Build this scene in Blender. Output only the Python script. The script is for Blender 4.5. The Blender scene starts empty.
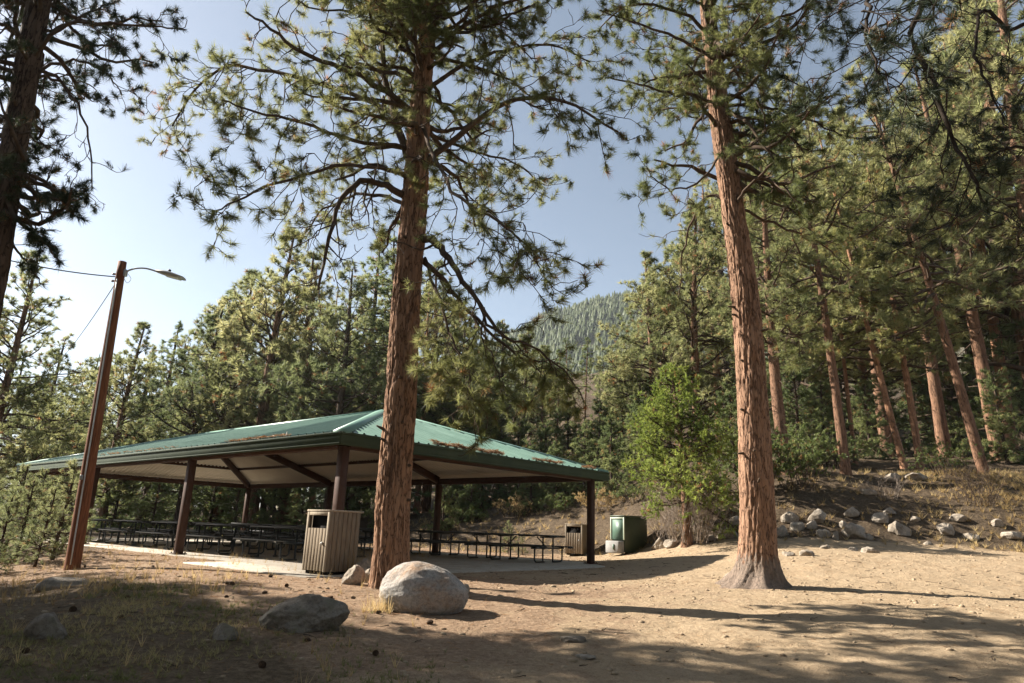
import bpy, math, random
import numpy as np
from mathutils import Vector, Matrix, noise as mnoise

SEED = 7
rng = np.random.default_rng(SEED)
random.seed(SEED)
C = bpy.context.scene.collection
PI = math.pi

# ------------------------------------------------------------------ camera
CAM_F, CAM_P, CAM_R, CAM_H = 686.0, 0.2677, 0.0344, 0.90
W_, H_ = 1024.0, 683.0
_cp, _sp = math.cos(CAM_P), math.sin(CAM_P)
FWD = np.array([0, _cp, _sp]); R0 = np.array([1.0, 0, 0]); U0 = np.array([0, -_sp, _cp])
RGT = R0 * math.cos(CAM_R) + U0 * math.sin(CAM_R)
UPV = -R0 * math.sin(CAM_R) + U0 * math.cos(CAM_R)
EYE = np.array([0, 0, CAM_H])

def ray(px, py):
    d = FWD * CAM_F + RGT * (px - W_ / 2) - UPV * (py - H_ / 2)
    return d / np.linalg.norm(d)

def at_depth(px, py, Y):
    d = ray(px, py)
    return EYE + d * (Y / d[1])

def project(P):
    d = np.asarray(P) - EYE
    z = d @ FWD
    return W_ / 2 + CAM_F * (d @ RGT) / z, H_ / 2 - CAM_F * (d @ UPV) / z

# ------------------------------------------------------------------ noise
def _hash(ix, iy, iz, s):
    h = (ix * 374761393 + iy * 668265263 + iz * 2147483647 % 1274126177 + s * 974711) & 0xffffffff
    h = ((h ^ (h >> 13)) * 1274126177) & 0xffffffff
    h = h ^ (h >> 16)
    return (h & 0xffffff) / float(0xffffff)

def vnoise(x, y, z=None, s=0):
    x = np.asarray(x, float); y = np.asarray(y, float)
    z = np.zeros_like(x) if z is None else np.asarray(z, float)
    ix, iy, iz = np.floor(x).astype(np.int64), np.floor(y).astype(np.int64), np.floor(z).astype(np.int64)
    fx, fy, fz = x - ix, y - iy, z - iz
    fx = fx * fx * (3 - 2 * fx); fy = fy * fy * (3 - 2 * fy); fz = fz * fz * (3 - 2 * fz)
    r = 0
    for dx in (0, 1):
        for dy in (0, 1):
            for dz in (0, 1):
                w = (fx if dx else 1 - fx) * (fy if dy else 1 - fy) * (fz if dz else 1 - fz)
                r = r + w * _hash(ix + dx, iy + dy, iz + dz, s)
    return r * 2 - 1

def fbm(x, y, z=None, o=4, s=0):
    r = 0; a = 0.5; f = 1.0
    for i in range(o):
        r = r + a * vnoise(np.asarray(x) * f, np.asarray(y) * f, None if z is None else np.asarray(z) * f, s + i * 17)
        a *= 0.5; f *= 2.03
    return r

def sstep(a, b, x):
    t = np.clip((np.asarray(x, float) - a) / (b - a), 0, 1)
    return t * t * (3 - 2 * t)

# ------------------------------------------------------------------ pavilion placement (plan)
PN = np.array([-3.36, 14.15]); YAW = 2.434
PA = np.array([math.cos(YAW), math.sin(YAW)]); PB = np.array([PA[1], -PA[0]])
PW, PS, PHE, PO, PFH, PHA = 9.05, 6.55, 2.41, 0.36, 0.265, 4.21
PL = 3 * PS

def pav_local(x, y):
    dx, dy = np.asarray(x) - PN[0], np.asarray(y) - PN[1]
    return dx * PB[0] + dy * PB[1], dx * PA[0] + dy * PA[1]

TX = [-60, -20, -8, -2, 3, 6, 10, 20, 45]
TY = [60, 43, 34, 29, 26, 22.5, 21.6, 20, 16]

def height(x, y, fine=True):
    x = np.asarray(x, float); y = np.asarray(y, float)
    u, v = pav_local(x, y)
    # signed distance outside the slab
    ox = np.maximum(np.maximum(-0.9 - u, u - PW - 0.9), 0); oy = np.maximum(np.maximum(-1.0 - v, v - PL - 1.0), 0)
    dout = np.hypot(ox, oy)
    near = -0.72 + 0.058 * np.clip(y, -6, 12.4)
    left = -0.34 * sstep(-4.5, -9.5, x)
    g = np.where(y < 12.4, near, 0.0) + left * (1 - sstep(20, 30, y))
    g = g + 0.20 * sstep(0.3, 6.5, x) * (1 - sstep(9, 14, y))
    flat = 1 - sstep(0.0, 4.2, dout)
    g = g * (1 - flat) + (-0.012) * flat
    g = g + sstep(2, 9, x) * np.clip((y - 12.5) / 9.5, 0, 1.25) * 0.85
    # low mound under the grass, lower left
    g = g + 0.10 * np.exp(-((x + 4.5) ** 2 / 9 + (y - 8.2) ** 2 / 5)) * (1 - flat)
    # bank and hillside behind
    toe = np.interp(x, TX, TY) + 0.7 * vnoise(x * 0.35, y * 0.1, s=5)
    s = y - toe
    wb = np.interp(x, [-30, -12, -2, 4, 8], [0.12, 0.35, 0.55, 0.9, 1.0])
    rise = np.where(s > 0, np.minimum(s, 6.0) * 0.40 * sstep(-0.5, 3.0, s) + np.clip(s - 6, 0, 40) * 0.16, 0)
    g = g + rise * wb
    s2 = np.clip(y - 58, 0, 120)
    g = g + s2 * np.interp(x, [-40, -15, 8, 40], [0.02, 0.06, 0.24, 0.30]) * (1 - flat)
    if fine:
        rough = sstep(-0.5, 2.5, s)
        g = g + (0.034 * fbm(x * 0.9, y * 0.9, s=11) + 0.030 * fbm(x * 2.3, y * 2.3, s=12) + 0.020 * fbm(x * 5, y * 5, s=31, o=3)) * (1 - 0.9 * flat)
        g = g + rough * (0.16 * fbm(x * 0.8, y * 0.8, s=51) + 0.07 * fbm(x * 2.6, y * 2.6, s=71))
        lm = sstep(-1.0, -4.0, x + (y - 8) * 0.35) * (1 - flat) * (1 - sstep(12, 15, y))
        g = g + lm * 0.05 * fbm(x * 1.9, y * 1.9, s=91)
    return g

def hz(x, y):
    return float(height(np.array([x]), np.array([y]))[0])

def at_ground(px, py, tmax=160):
    d = ray(px, py)
    t = np.linspace(2, tmax, 6000)
    P = EYE[None] + d[None] * t[:, None]
    below = P[:, 2] < height(P[:, 0], P[:, 1], True)
    i = int(np.argmax(below)) if below.any() else len(t) - 1
    p = P[i]
    return np.array([p[0], p[1], hz(p[0], p[1])])

# ------------------------------------------------------------------ object helpers
def tag(o, label=None, cat=None, group=None, kind=None):
    if label: o['label'] = label
    if cat: o['category'] = cat
    if group: o['group'] = group
    if kind: o['kind'] = kind
    return o

def empty(name, loc, rz=0.0):
    o = bpy.data.objects.new(name, None)
    o.empty_display_size = 0.2
    C.objects.link(o); o.location = loc; o.rotation_euler = (0, 0, rz)
    return o

def link_mesh(name, me, parent=None, loc=None):
    o = bpy.data.objects.new(name, me)
    C.objects.link(o)
    if parent is not None: o.parent = parent
    if loc is not None: o.location = loc
    return o

def np_mesh(name, V, faces, mat, smooth=True, attr=None, attr_name='tint'):
    """faces: (n,k) array or list of arrays with different k"""
    V = np.asarray(V, np.float32)
    if isinstance(faces, np.ndarray): faces = [faces]
    faces = [f for f in faces if len(f)]
    me = bpy.data.meshes.new(name)
    me.vertices.add(len(V)); me.vertices.foreach_set('co', V.ravel())
    idx = np.concatenate([np.asarray(f, np.int32).ravel() for f in faces])
    tot = np.concatenate([np.full(len(f), f.shape[1], np.int32) for f in faces])
    st = np.concatenate([[0], np.cumsum(tot)[:-1]]).astype(np.int32)
    me.loops.add(len(idx)); me.loops.foreach_set('vertex_index', idx)
    me.polygons.add(len(tot)); me.polygons.foreach_set('loop_start', st); me.polygons.foreach_set('loop_total', tot)
    if smooth: me.polygons.foreach_set('use_smooth', np.ones(len(tot), bool))
    if attr is not None:
        a = me.attributes.new(attr_name, 'FLOAT', 'POINT')
        a.data.foreach_set('value', np.asarray(attr, np.float32))
    me.update(calc_edges=True)
    if mat is not None: me.materials.append(mat)
    return me

class MB:
    """collects boxes, tubes and strips and links them as ONE mesh"""
    def __init__(s): s.V = []; s.Q = []; s.T = []; s.n = 0
    def add(s, V, Q=None, T=None):
        V = np.asarray(V, float)
        if Q is not None and len(Q): s.Q.append(np.asarray(Q) + s.n)
        if T is not None and len(T): s.T.append(np.asarray(T) + s.n)
        s.V.append(V); s.n += len(V); return s
    def box(s, c, size, M=None, bev=0.0):
        c = np.asarray(c, float); h = np.asarray(size, float) / 2
        if bev > 0:
            b = min(bev, h.min() * 0.45)
            P = []; 
            for sz in (-1, 1):
                for (ax, ay) in ((1, 1), (-1, 1), (-1, -1), (1, -1)):
                    pass
            # bevelled box: three inset copies of the 8 corners
            V = []; idx = {}
            for sx in (-1, 1):
                for sy in (-1, 1):
                    for sz in (-1, 1):
                        for k in range(3):
                            v = [sx * (h[0] - b), sy * (h[1] - b), sz * (h[2] - b)]
                            v[k] = (sx, sy, sz)[k] * h[k]
                            idx[(sx, sy, sz, k)] = len(V); V.append(v)
            Q = []; T = []
            for k in range(3):
                i, j = [(1, 2), (2, 0), (0, 1)][k]
                for sg in (-1, 1):
                    loop = []
                    for (a, b2) in ((-1, -1), (1, -1), (1, 1), (-1, 1)):
                        t = [0, 0, 0]; t[k] = sg; t[i] = a; t[j] = b2
                        loop.append(idx[(t[0], t[1], t[2], k)])
                    Q.append(loop if sg > 0 else loop[::-1])
            for k in range(3):          # edges along axis k
                i, j = [(1, 2), (2, 0), (0, 1)][k]
                for a in (-1, 1):
                    for b2 in (-1, 1):
                        t0 = [0, 0, 0]; t0[k] = -1; t0[i] = a; t0[j] = b2
                        t1 = list(t0); t1[k] = 1
                        q = [idx[(*t0, i)], idx[(*t1, i)], idx[(*t1, j)], idx[(*t0, j)]]
                        Q.append(q if a * b2 < 0 else q[::-1])
            for sx in (-1, 1):
                for sy in (-1, 1):
                    for sz in (-1, 1):
                        t = [idx[(sx, sy, sz, k)] for k in range(3)]
                        T.append(t if sx * sy * sz > 0 else t[::-1])
            V = np.array(V)
        else:
            V = np.array([[x, y, z] for z in (-1, 1) for (x, y) in ((-1, -1), (1, -1), (1, 1), (-1, 1))], float) * h
            Q = [[0, 3, 2, 1], [4, 5, 6, 7], [0, 1, 5, 4], [1, 2, 6, 5], [2, 3, 7, 6], [3, 0, 4, 7]]; T = []
        if M is not None: V = V @ np.asarray(M).T
        return s.add(V + c, Q, T)
    def bar(s, p, q, w, h, up=(0, 0, 1)):
        p = np.asarray(p, float); q = np.asarray(q, float)
        d = q - p; L = np.linalg.norm(d); d = d / L
        sd = np.cross(d, up); sd /= np.linalg.norm(sd); u = np.cross(sd, d)
        M = np.stack([d, sd, u], 1)
        return s.box((p + q) / 2, (L, w, h), M, bev=min(w, h) * 0.08)
    def tube(s, pts, rad, n=6, cap=True):
        pts = np.asarray(pts, float); m = len(pts)
        rad = np.full(m, rad, float) if np.isscalar(rad) else np.asarray(rad, float)
        t = np.gradient(pts, axis=0); t /= (np.linalg.norm(t, axis=1, keepdims=True) + 1e-9)
        a = np.array([0, 0, 1.0]) if abs(t[0, 2]) < 0.9 else np.array([1.0, 0, 0])
        e1 = np.cross(t, a); e1 /= (np.linalg.norm(e1, axis=1, keepdims=True) + 1e-9)
        e2 = np.cross(t, e1)
        th = np.arange(n) * 2 * PI / n
        V = pts[:, None] + rad[:, None, None] * (e1[:, None] * np.cos(th)[None, :, None] + e2[:, None] * np.sin(th)[None, :, None])
        V = V.reshape(-1, 3)
        i = np.arange(m - 1)[:, None] * n; j = np.arange(n)[None]; k = (j + 1) % n
        Q = np.stack([i + j, i + n + j, i + n + k, i + k], -1).reshape(-1, 4)
        T = []
        if cap:
            V = np.vstack([V, pts[0], pts[-1]]); b = m * n
            T = [[b, a_, (a_ + 1) % n] for a_ in range(n)] + [[b + 1, (m - 1) * n + (a_ + 1) % n, (m - 1) * n + a_] for a_ in range(n)]
        return s.add(V, Q, T)
    def mesh(s, name, mat, smooth=False):
        V = np.vstack(s.V)
        F = []
        if s.Q: F.append(np.vstack(s.Q))
        if s.T: F.append(np.vstack(s.T))
        return np_mesh(name, V, F, mat, smooth)
    def build(s, name, mat, parent=None, smooth=False):
        return link_mesh(name, s.mesh(name, mat, smooth), parent)

def copy_thing(root, loc=None, rz=None, scale=None):
    r = root.copy(); C.objects.link(r)
    if loc is not None: r.location = loc
    if rz is not None: r.rotation_euler = (0, 0, rz)
    if scale is not None: r.scale = scale
    for k in ('label', 'group', 'category'):
        pass
    for ch in list(root.children):
        c = ch.copy(); C.objects.link(c); c.parent = r
        for g in list(ch.children):
            d = g.copy(); C.objects.link(d); d.parent = c
    return r

# ------------------------------------------------------------------ materials
def new_mat(name):
    m = bpy.data.materials.new(name); m.use_nodes = True
    nt = m.node_tree; nt.nodes.clear()
    return m, nt, nt.nodes, nt.links

def N(nt, typ, **kw):
    n = nt.nodes.new(typ)
    for k, v in kw.items():
        if k in n.inputs: n.inputs[k].default_value = v
        else: setattr(n, k, v)
    return n

def ramp(nt, stops, interp='LINEAR'):
    n = nt.nodes.new('ShaderNodeValToRGB'); n.color_ramp.interpolation = interp
    e = n.color_ramp.elements
    while len(e) < len(stops): e.new(0.5)
    for i, (p, c) in enumerate(stops):
        e[i].position = p; e[i].color = (*c, 1) if len(c) == 3 else c
    return n

def mapping(nt, scale=(1, 1, 1), coord='Object'):
    tc = nt.nodes.new('ShaderNodeTexCoord'); mp = nt.nodes.new('ShaderNodeMapping')
    mp.inputs['Scale'].default_value = scale
    nt.links.new(tc.outputs[coord], mp.inputs['Vector'])
    return mp

def out_bsdf(nt, rough=0.8, spec=0.3, metal=0.0):
    b = nt.nodes.new('ShaderNodeBsdfPrincipled'); o = nt.nodes.new('ShaderNodeOutputMaterial')
    b.inputs['Roughness'].default_value = rough; b.inputs['Specular IOR Level'].default_value = spec
    b.inputs['Metallic'].default_value = metal
    nt.links.new(b.outputs[0], o.inputs['Surface'])
    return b

def simple(name, c1, c2, scale=4.0, rough=0.7, spec=0.3, metal=0.0, bump=0.2, stretch=(1, 1, 1), detail=6):
    m, nt, nd, L = new_mat(name)
    mp = mapping(nt, stretch)
    no = N(nt, 'ShaderNodeTexNoise', Scale=scale, Detail=detail, Roughness=0.6)
    L.new(mp.outputs[0], no.inputs['Vector'])
    r = ramp(nt, [(0.3, c1), (0.7, c2)])
    L.new(no.outputs['Fac'], r.inputs[0])
    b = out_bsdf(nt, rough, spec, metal)
    L.new(r.outputs[0], b.inputs['Base Color'])
    if bump:
        bp = N(nt, 'ShaderNodeBump', Strength=bump, Distance=0.02)
        L.new(no.outputs['Fac'], bp.inputs['Height']); L.new(bp.outputs[0], b.inputs['Normal'])
    return m

def bark_mat(name, dark, mid, light, sc=1.0, base_grey=False):
    m, nt, nd, L = new_mat(name)
    mp = mapping(nt, (15 * sc, 15 * sc, 2.4 * sc))
    wn = N(nt, 'ShaderNodeTexNoise', Scale=1.3, Detail=3)
    L.new(mp.outputs[0], wn.inputs['Vector'])
    mx = N(nt, 'ShaderNodeVectorMath', operation='MULTIPLY_ADD'); mx.inputs[1].default_value = (1.6, 1.6, 1.6)
    L.new(wn.outputs['Color'], mx.inputs[0]); L.new(mp.outputs[0], mx.inputs[2])
    vo = N(nt, 'ShaderNodeTexVoronoi', Scale=1.2, feature='DISTANCE_TO_EDGE')
    L.new(mx.outputs[0], vo.inputs['Vector'])
    vc = N(nt, 'ShaderNodeTexVoronoi', Scale=1.2)
    L.new(mx.outputs[0], vc.inputs['Vector'])
    fn = N(nt, 'ShaderNodeTexNoise', Scale=5.0, Detail=8, Roughness=0.7)
    L.new(mp.outputs[0], fn.inputs['Vector'])
    crack = ramp(nt, [(0.0, (0, 0, 0)), (0.18, (1, 1, 1))])
    ln = N(nt, 'ShaderNodeTexNoise', Scale=0.55, Detail=2); L.new(mp.outputs[0], ln.inputs['Vector'])
    lm = N(nt, 'ShaderNodeMapRange'); lm.inputs['From Min'].default_value = 0.35; lm.inputs['From Max'].default_value = 0.65; lm.inputs['To Min'].default_value = 0.8; lm.inputs['To Max'].default_value = 3.6
    L.new(ln.outputs['Fac'], lm.inputs['Value'])
    cm2 = N(nt, 'ShaderNodeMath', operation='MULTIPLY'); L.new(vo.outputs['Distance'], cm2.inputs[0]); L.new(lm.outputs[0], cm2.inputs[1])
    L.new(cm2.outputs[0], crack.inputs[0])
    sepc = N(nt, 'ShaderNodeSeparateColor'); L.new(vc.outputs['Color'], sepc.inputs[0])
    av = N(nt, 'ShaderNodeMath', operation='MULTIPLY_ADD'); av.inputs[1].default_value = 0.45
    L.new(sepc.outputs[0], av.inputs[0]); 
    sc2 = N(nt, 'ShaderNodeMath', operation='MULTIPLY'); sc2.inputs[1].default_value = 0.55
    L.new(fn.outputs['Fac'], sc2.inputs[0]); L.new(sc2.outputs[0], av.inputs[2])
    col = ramp(nt, [(0.15, mid), (0.5, tuple((a + b) / 2 for a, b in zip(mid, light))), (0.85, light)])
    L.new(av.outputs[0], col.inputs[0])
    mix = N(nt, 'ShaderNodeMix', data_type='RGBA')
    mix.inputs['A'].default_value = (*dark, 1)
    L.new(crack.outputs[0], mix.inputs['Factor']); L.new(col.outputs[0], mix.inputs['B'])
    fin = mix.outputs['Result']
    if base_grey:   # weathered grey bark on the root flare, a stain with a shape of its own
        tc = N(nt, 'ShaderNodeTexCoord'); sp = N(nt, 'ShaderNodeSeparateXYZ')
        L.new(tc.outputs['Object'], sp.inputs[0])
        nz = N(nt, 'ShaderNodeMath', operation='MULTIPLY_ADD'); nz.inputs[1].default_value = -0.9
        L.new(wn.outputs['Fac'], nz.inputs[0]); L.new(sp.outputs['Z'], nz.inputs[2])
        gr = ramp(nt, [(0.0, (1, 1, 1)), (0.12, (0, 0, 0))]); L.new(nz.outputs[0], gr.inputs[0])
        m2 = N(nt, 'ShaderNodeMix', data_type='RGBA'); m2.inputs['B'].default_value = (0.17, 0.14, 0.115, 1)
        sg = N(nt, 'ShaderNodeMath', operation='MULTIPLY'); sg.inputs[1].default_value = 0.8
        L.new(gr.outputs[0], sg.inputs[0]); L.new(sg.outputs[0], m2.inputs['Factor'])
        L.new(fin, m2.inputs['A']); fin = m2.outputs['Result']
    b = out_bsdf(nt, 0.9, 0.15)
    L.new(fin, b.inputs['Base Color'])
    ad = N(nt, 'ShaderNodeMath', operation='MULTIPLY_ADD'); ad.inputs[1].default_value = 0.35
    L.new(fn.outputs['Fac'], ad.inputs[0]); L.new(crack.outputs[0], ad.inputs[2])
    bp = N(nt, 'ShaderNodeBump', Strength=0.7, Distance=0.025)
    L.new(ad.outputs[0], bp.inputs['Height']); L.new(bp.outputs[0], b.inputs['Normal'])
    return m

def needle_mat(name, dark, mid, light, trans=0.45, tcol=None):
    m, nt, nd, L = new_mat(name)
    a = N(nt, 'ShaderNodeAttribute', attribute_name='tint')
    oi = N(nt, 'ShaderNodeObjectInfo')
    mm = N(nt, 'ShaderNodeMath', operation='MULTIPLY_ADD'); mm.inputs[1].default_value = 0.30
    L.new(oi.outputs['Random'], mm.inputs[0])
    sc = N(nt, 'ShaderNodeMath', operation='MULTIPLY'); sc.inputs[1].default_value = 0.75
    L.new(a.outputs['Fac'], sc.inputs[0]); L.new(sc.outputs[0], mm.inputs[2])
    r = ramp(nt, [(0.0, dark), (0.5, mid), (1.0, light)]); L.new(mm.outputs[0], r.inputs[0])
    lt = N(nt, 'ShaderNodeMath', operation='LESS_THAN'); lt.inputs[1].default_value = -0.5; L.new(a.outputs['Fac'], lt.inputs[0])
    dm = N(nt, 'ShaderNodeMix', data_type='RGBA'); dm.inputs['B'].default_value = (0.22, 0.115, 0.045, 1)
    L.new(lt.outputs[0], dm.inputs['Factor']); L.new(r.outputs[0], dm.inputs['A'])
    p = N(nt, 'ShaderNodeBsdfPrincipled', Roughness=0.55); p.inputs['Specular IOR Level'].default_value = 0.3
    L.new(dm.outputs['Result'], p.inputs['Base Color'])
    t = N(nt, 'ShaderNodeBsdfTranslucent')
    hs = N(nt, 'ShaderNodeHueSaturation', Hue=0.488, Saturation=1.0, Value=1.55); L.new(dm.outputs['Result'], hs.inputs['Color'])
    L.new(hs.outputs[0], t.inputs['Color'])
    ms = N(nt, 'ShaderNodeMixShader'); ms.inputs[0].default_value = trans
    L.new(p.outputs[0], ms.inputs[1]); L.new(t.outputs[0], ms.inputs[2])
    o = N(nt, 'ShaderNodeOutputMaterial'); L.new(ms.outputs[0], o.inputs['Surface'])
    return m

M = {}
M['bark_hero'] = bark_mat('ponderosa_bark', (0.075, 0.042, 0.027), (0.19, 0.102, 0.060), (0.33, 0.195, 0.12), 1.0, False)
M['bark_grey'] = bark_mat('ponderosa_bark_grey_foot', (0.085, 0.048, 0.032), (0.20, 0.11, 0.068), (0.35, 0.215, 0.14), 1.0, True)
M['bark'] = bark_mat('pine_bark', (0.06, 0.034, 0.023), (0.15, 0.082, 0.05), (0.28, 0.16, 0.10), 0.8)
M['bark_orange'] = bark_mat('orange_pine_bark', (0.11, 0.055, 0.032), (0.25, 0.128, 0.076), (0.44, 0.25, 0.15), 0.8)
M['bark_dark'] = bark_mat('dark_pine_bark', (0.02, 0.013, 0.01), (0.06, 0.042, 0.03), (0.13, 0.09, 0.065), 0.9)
M['twig'] = simple('twig_bark', (0.045, 0.032, 0.024), (0.11, 0.078, 0.055), 8, 0.9, 0.1, bump=0)
M['twig_backlit'] = simple('backlit_twig_bark', (0.018, 0.014, 0.011), (0.045, 0.034, 0.026), 8, 0.9, 0.1, bump=0)  # twig bark darkened in colour to give the overhanging limb its backlit side
M['needle'] = needle_mat('pine_needles', (0.075, 0.098, 0.038), (0.18, 0.195, 0.082), (0.325, 0.315, 0.145), 0.62)
M['needle_hero'] = needle_mat('long_pine_needles', (0.06, 0.08, 0.028), (0.125, 0.142, 0.05), (0.235, 0.23, 0.09), 0.55)
M['needle_y'] = needle_mat('yellowish_pine_needles', (0.095, 0.115, 0.038), (0.215, 0.22, 0.08), (0.375, 0.345, 0.145), 0.62)
M['needle_g'] = needle_mat('grey_green_pine_needles', (0.06, 0.085, 0.038), (0.14, 0.165, 0.07), (0.25, 0.26, 0.12), 0.55)
M['needle_shade'] = needle_mat('shade_dark_pine_needles', (0.016, 0.026, 0.013), (0.032, 0.046, 0.022), (0.06, 0.072, 0.034), 0.2)  # shade and backlight of the two edge pines put into the needle colour
M['needle_fir'] = needle_mat('fir_needles', (0.05, 0.076, 0.032), (0.115, 0.15, 0.058), (0.21, 0.225, 0.09), 0.55)
M['needle_far'] = needle_mat('far_conifers', (0.03, 0.05, 0.02), (0.065, 0.088, 0.034), (0.11, 0.125, 0.05), 0.35)
M['needle_bright'] = needle_mat('bright_juniper_foliage', (0.10, 0.15, 0.025), (0.19, 0.24, 0.05), (0.29, 0.33, 0.08), 0.5)
M['needle_brown'] = needle_mat('dead_needles', (0.10, 0.05, 0.02), (0.20, 0.11, 0.045), (0.32, 0.19, 0.08), 0.3)
M['shrub_leaf'] = needle_mat('shrub_leaves', (0.05, 0.08, 0.022), (0.11, 0.145, 0.045), (0.18, 0.205, 0.07), 0.5)
M['drygrass'] = needle_mat('dry_grass', (0.24, 0.17, 0.07), (0.38, 0.28, 0.12), (0.52, 0.41, 0.2), 0.35)
M['grass'] = needle_mat('green_grass', (0.06, 0.075, 0.022), (0.13, 0.14, 0.045), (0.34, 0.28, 0.13), 0.4)
M['bare_twig'] = simple('bare_grey_twigs', (0.16, 0.125, 0.10), (0.33, 0.27, 0.22), 8, 0.9, 0.1, bump=0)

def rock_mat(name, c1, c2, c3, lich):
    m, nt, nd, L = new_mat(name)
    mp = mapping(nt)
    oi = N(nt, 'ShaderNodeObjectInfo')
    va = N(nt, 'ShaderNodeVectorMath', operation='SCALE'); va.inputs['Scale'].default_value = 31.0
    cx = N(nt, 'ShaderNodeCombineXYZ'); L.new(oi.outputs['Random'], cx.inputs[0]); L.new(cx.outputs[0], va.inputs[0])
    ad = N(nt, 'ShaderNodeVectorMath', operation='ADD'); L.new(mp.outputs[0], ad.inputs[0]); L.new(va.outputs[0], ad.inputs[1])
    n1 = N(nt, 'ShaderNodeTexNoise', Scale=2.2, Detail=7, Roughness=0.62); L.new(ad.outputs[0], n1.inputs['Vector'])
    n2 = N(nt, 'ShaderNodeTexNoise', Scale=24, Detail=8, Roughness=0.75); L.new(ad.outputs[0], n2.inputs['Vector'])
    n3 = N(nt, 'ShaderNodeTexNoise', Scale=6, Detail=5, Roughness=0.6); L.new(ad.outputs[0], n3.inputs['Vector'])
    r1 = ramp(nt, [(0.30, c1), (0.5, c2), (0.72, c3)]); L.new(n1.outputs['Fac'], r1.inputs[0])
    r2 = ramp(nt, [(0.38, (0.45, 0.45, 0.45)), (0.55, (1, 1, 1))]); L.new(n2.outputs['Fac'], r2.inputs[0])
    mx = N(nt, 'ShaderNodeMix', data_type='RGBA', blend_type='MULTIPLY'); mx.inputs['Factor'].default_value = 0.75
    L.new(r1.outputs[0], mx.inputs['A']); L.new(r2.outputs[0], mx.inputs['B'])
    r3 = ramp(nt, [(0.56, (0, 0, 0)), (0.64, (1, 1, 1))]); L.new(n3.outputs['Fac'], r3.inputs[0])
    sg = N(nt, 'ShaderNodeMath', operation='MULTIPLY'); sg.inputs[1].default_value = 0.55; L.new(r3.outputs[0], sg.inputs[0])
    m2 = N(nt, 'ShaderNodeMix', data_type='RGBA'); m2.inputs['B'].default_value = (*lich, 1)
    L.new(mx.outputs['Result'], m2.inputs['A']); L.new(sg.outputs[0], m2.inputs['Factor'])
    b = out_bsdf(nt, 0.9, 0.2); L.new(m2.outputs['Result'], b.inputs['Base Color'])
    a2 = N(nt, 'ShaderNodeMath', operation='ADD'); L.new(n2.outputs['Fac'], a2.inputs[0]); L.new(n3.outputs['Fac'], a2.inputs[1])
    bp = N(nt, 'ShaderNodeBump', Strength=0.7, Distance=0.025); L.new(a2.outputs[0], bp.inputs['Height']); L.new(bp.outputs[0], b.inputs['Normal'])
    return m
M['rock_hero'] = rock_mat('granite_boulder', (0.30, 0.20, 0.13), (0.33, 0.30, 0.27), (0.44, 0.42, 0.39), (0.22, 0.215, 0.20))
M['rock'] = rock_mat('granite', (0.20, 0.16, 0.12), (0.32, 0.27, 0.215), (0.44, 0.385, 0.32), (0.17, 0.15, 0.125))
M['rock_shade'] = rock_mat('shade_dark_granite', (0.12, 0.093, 0.067), (0.19, 0.155, 0.12), (0.27, 0.235, 0.19), (0.12, 0.115, 0.075))  # granite with the shade painted in, for the stones lying in shadow

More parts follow.
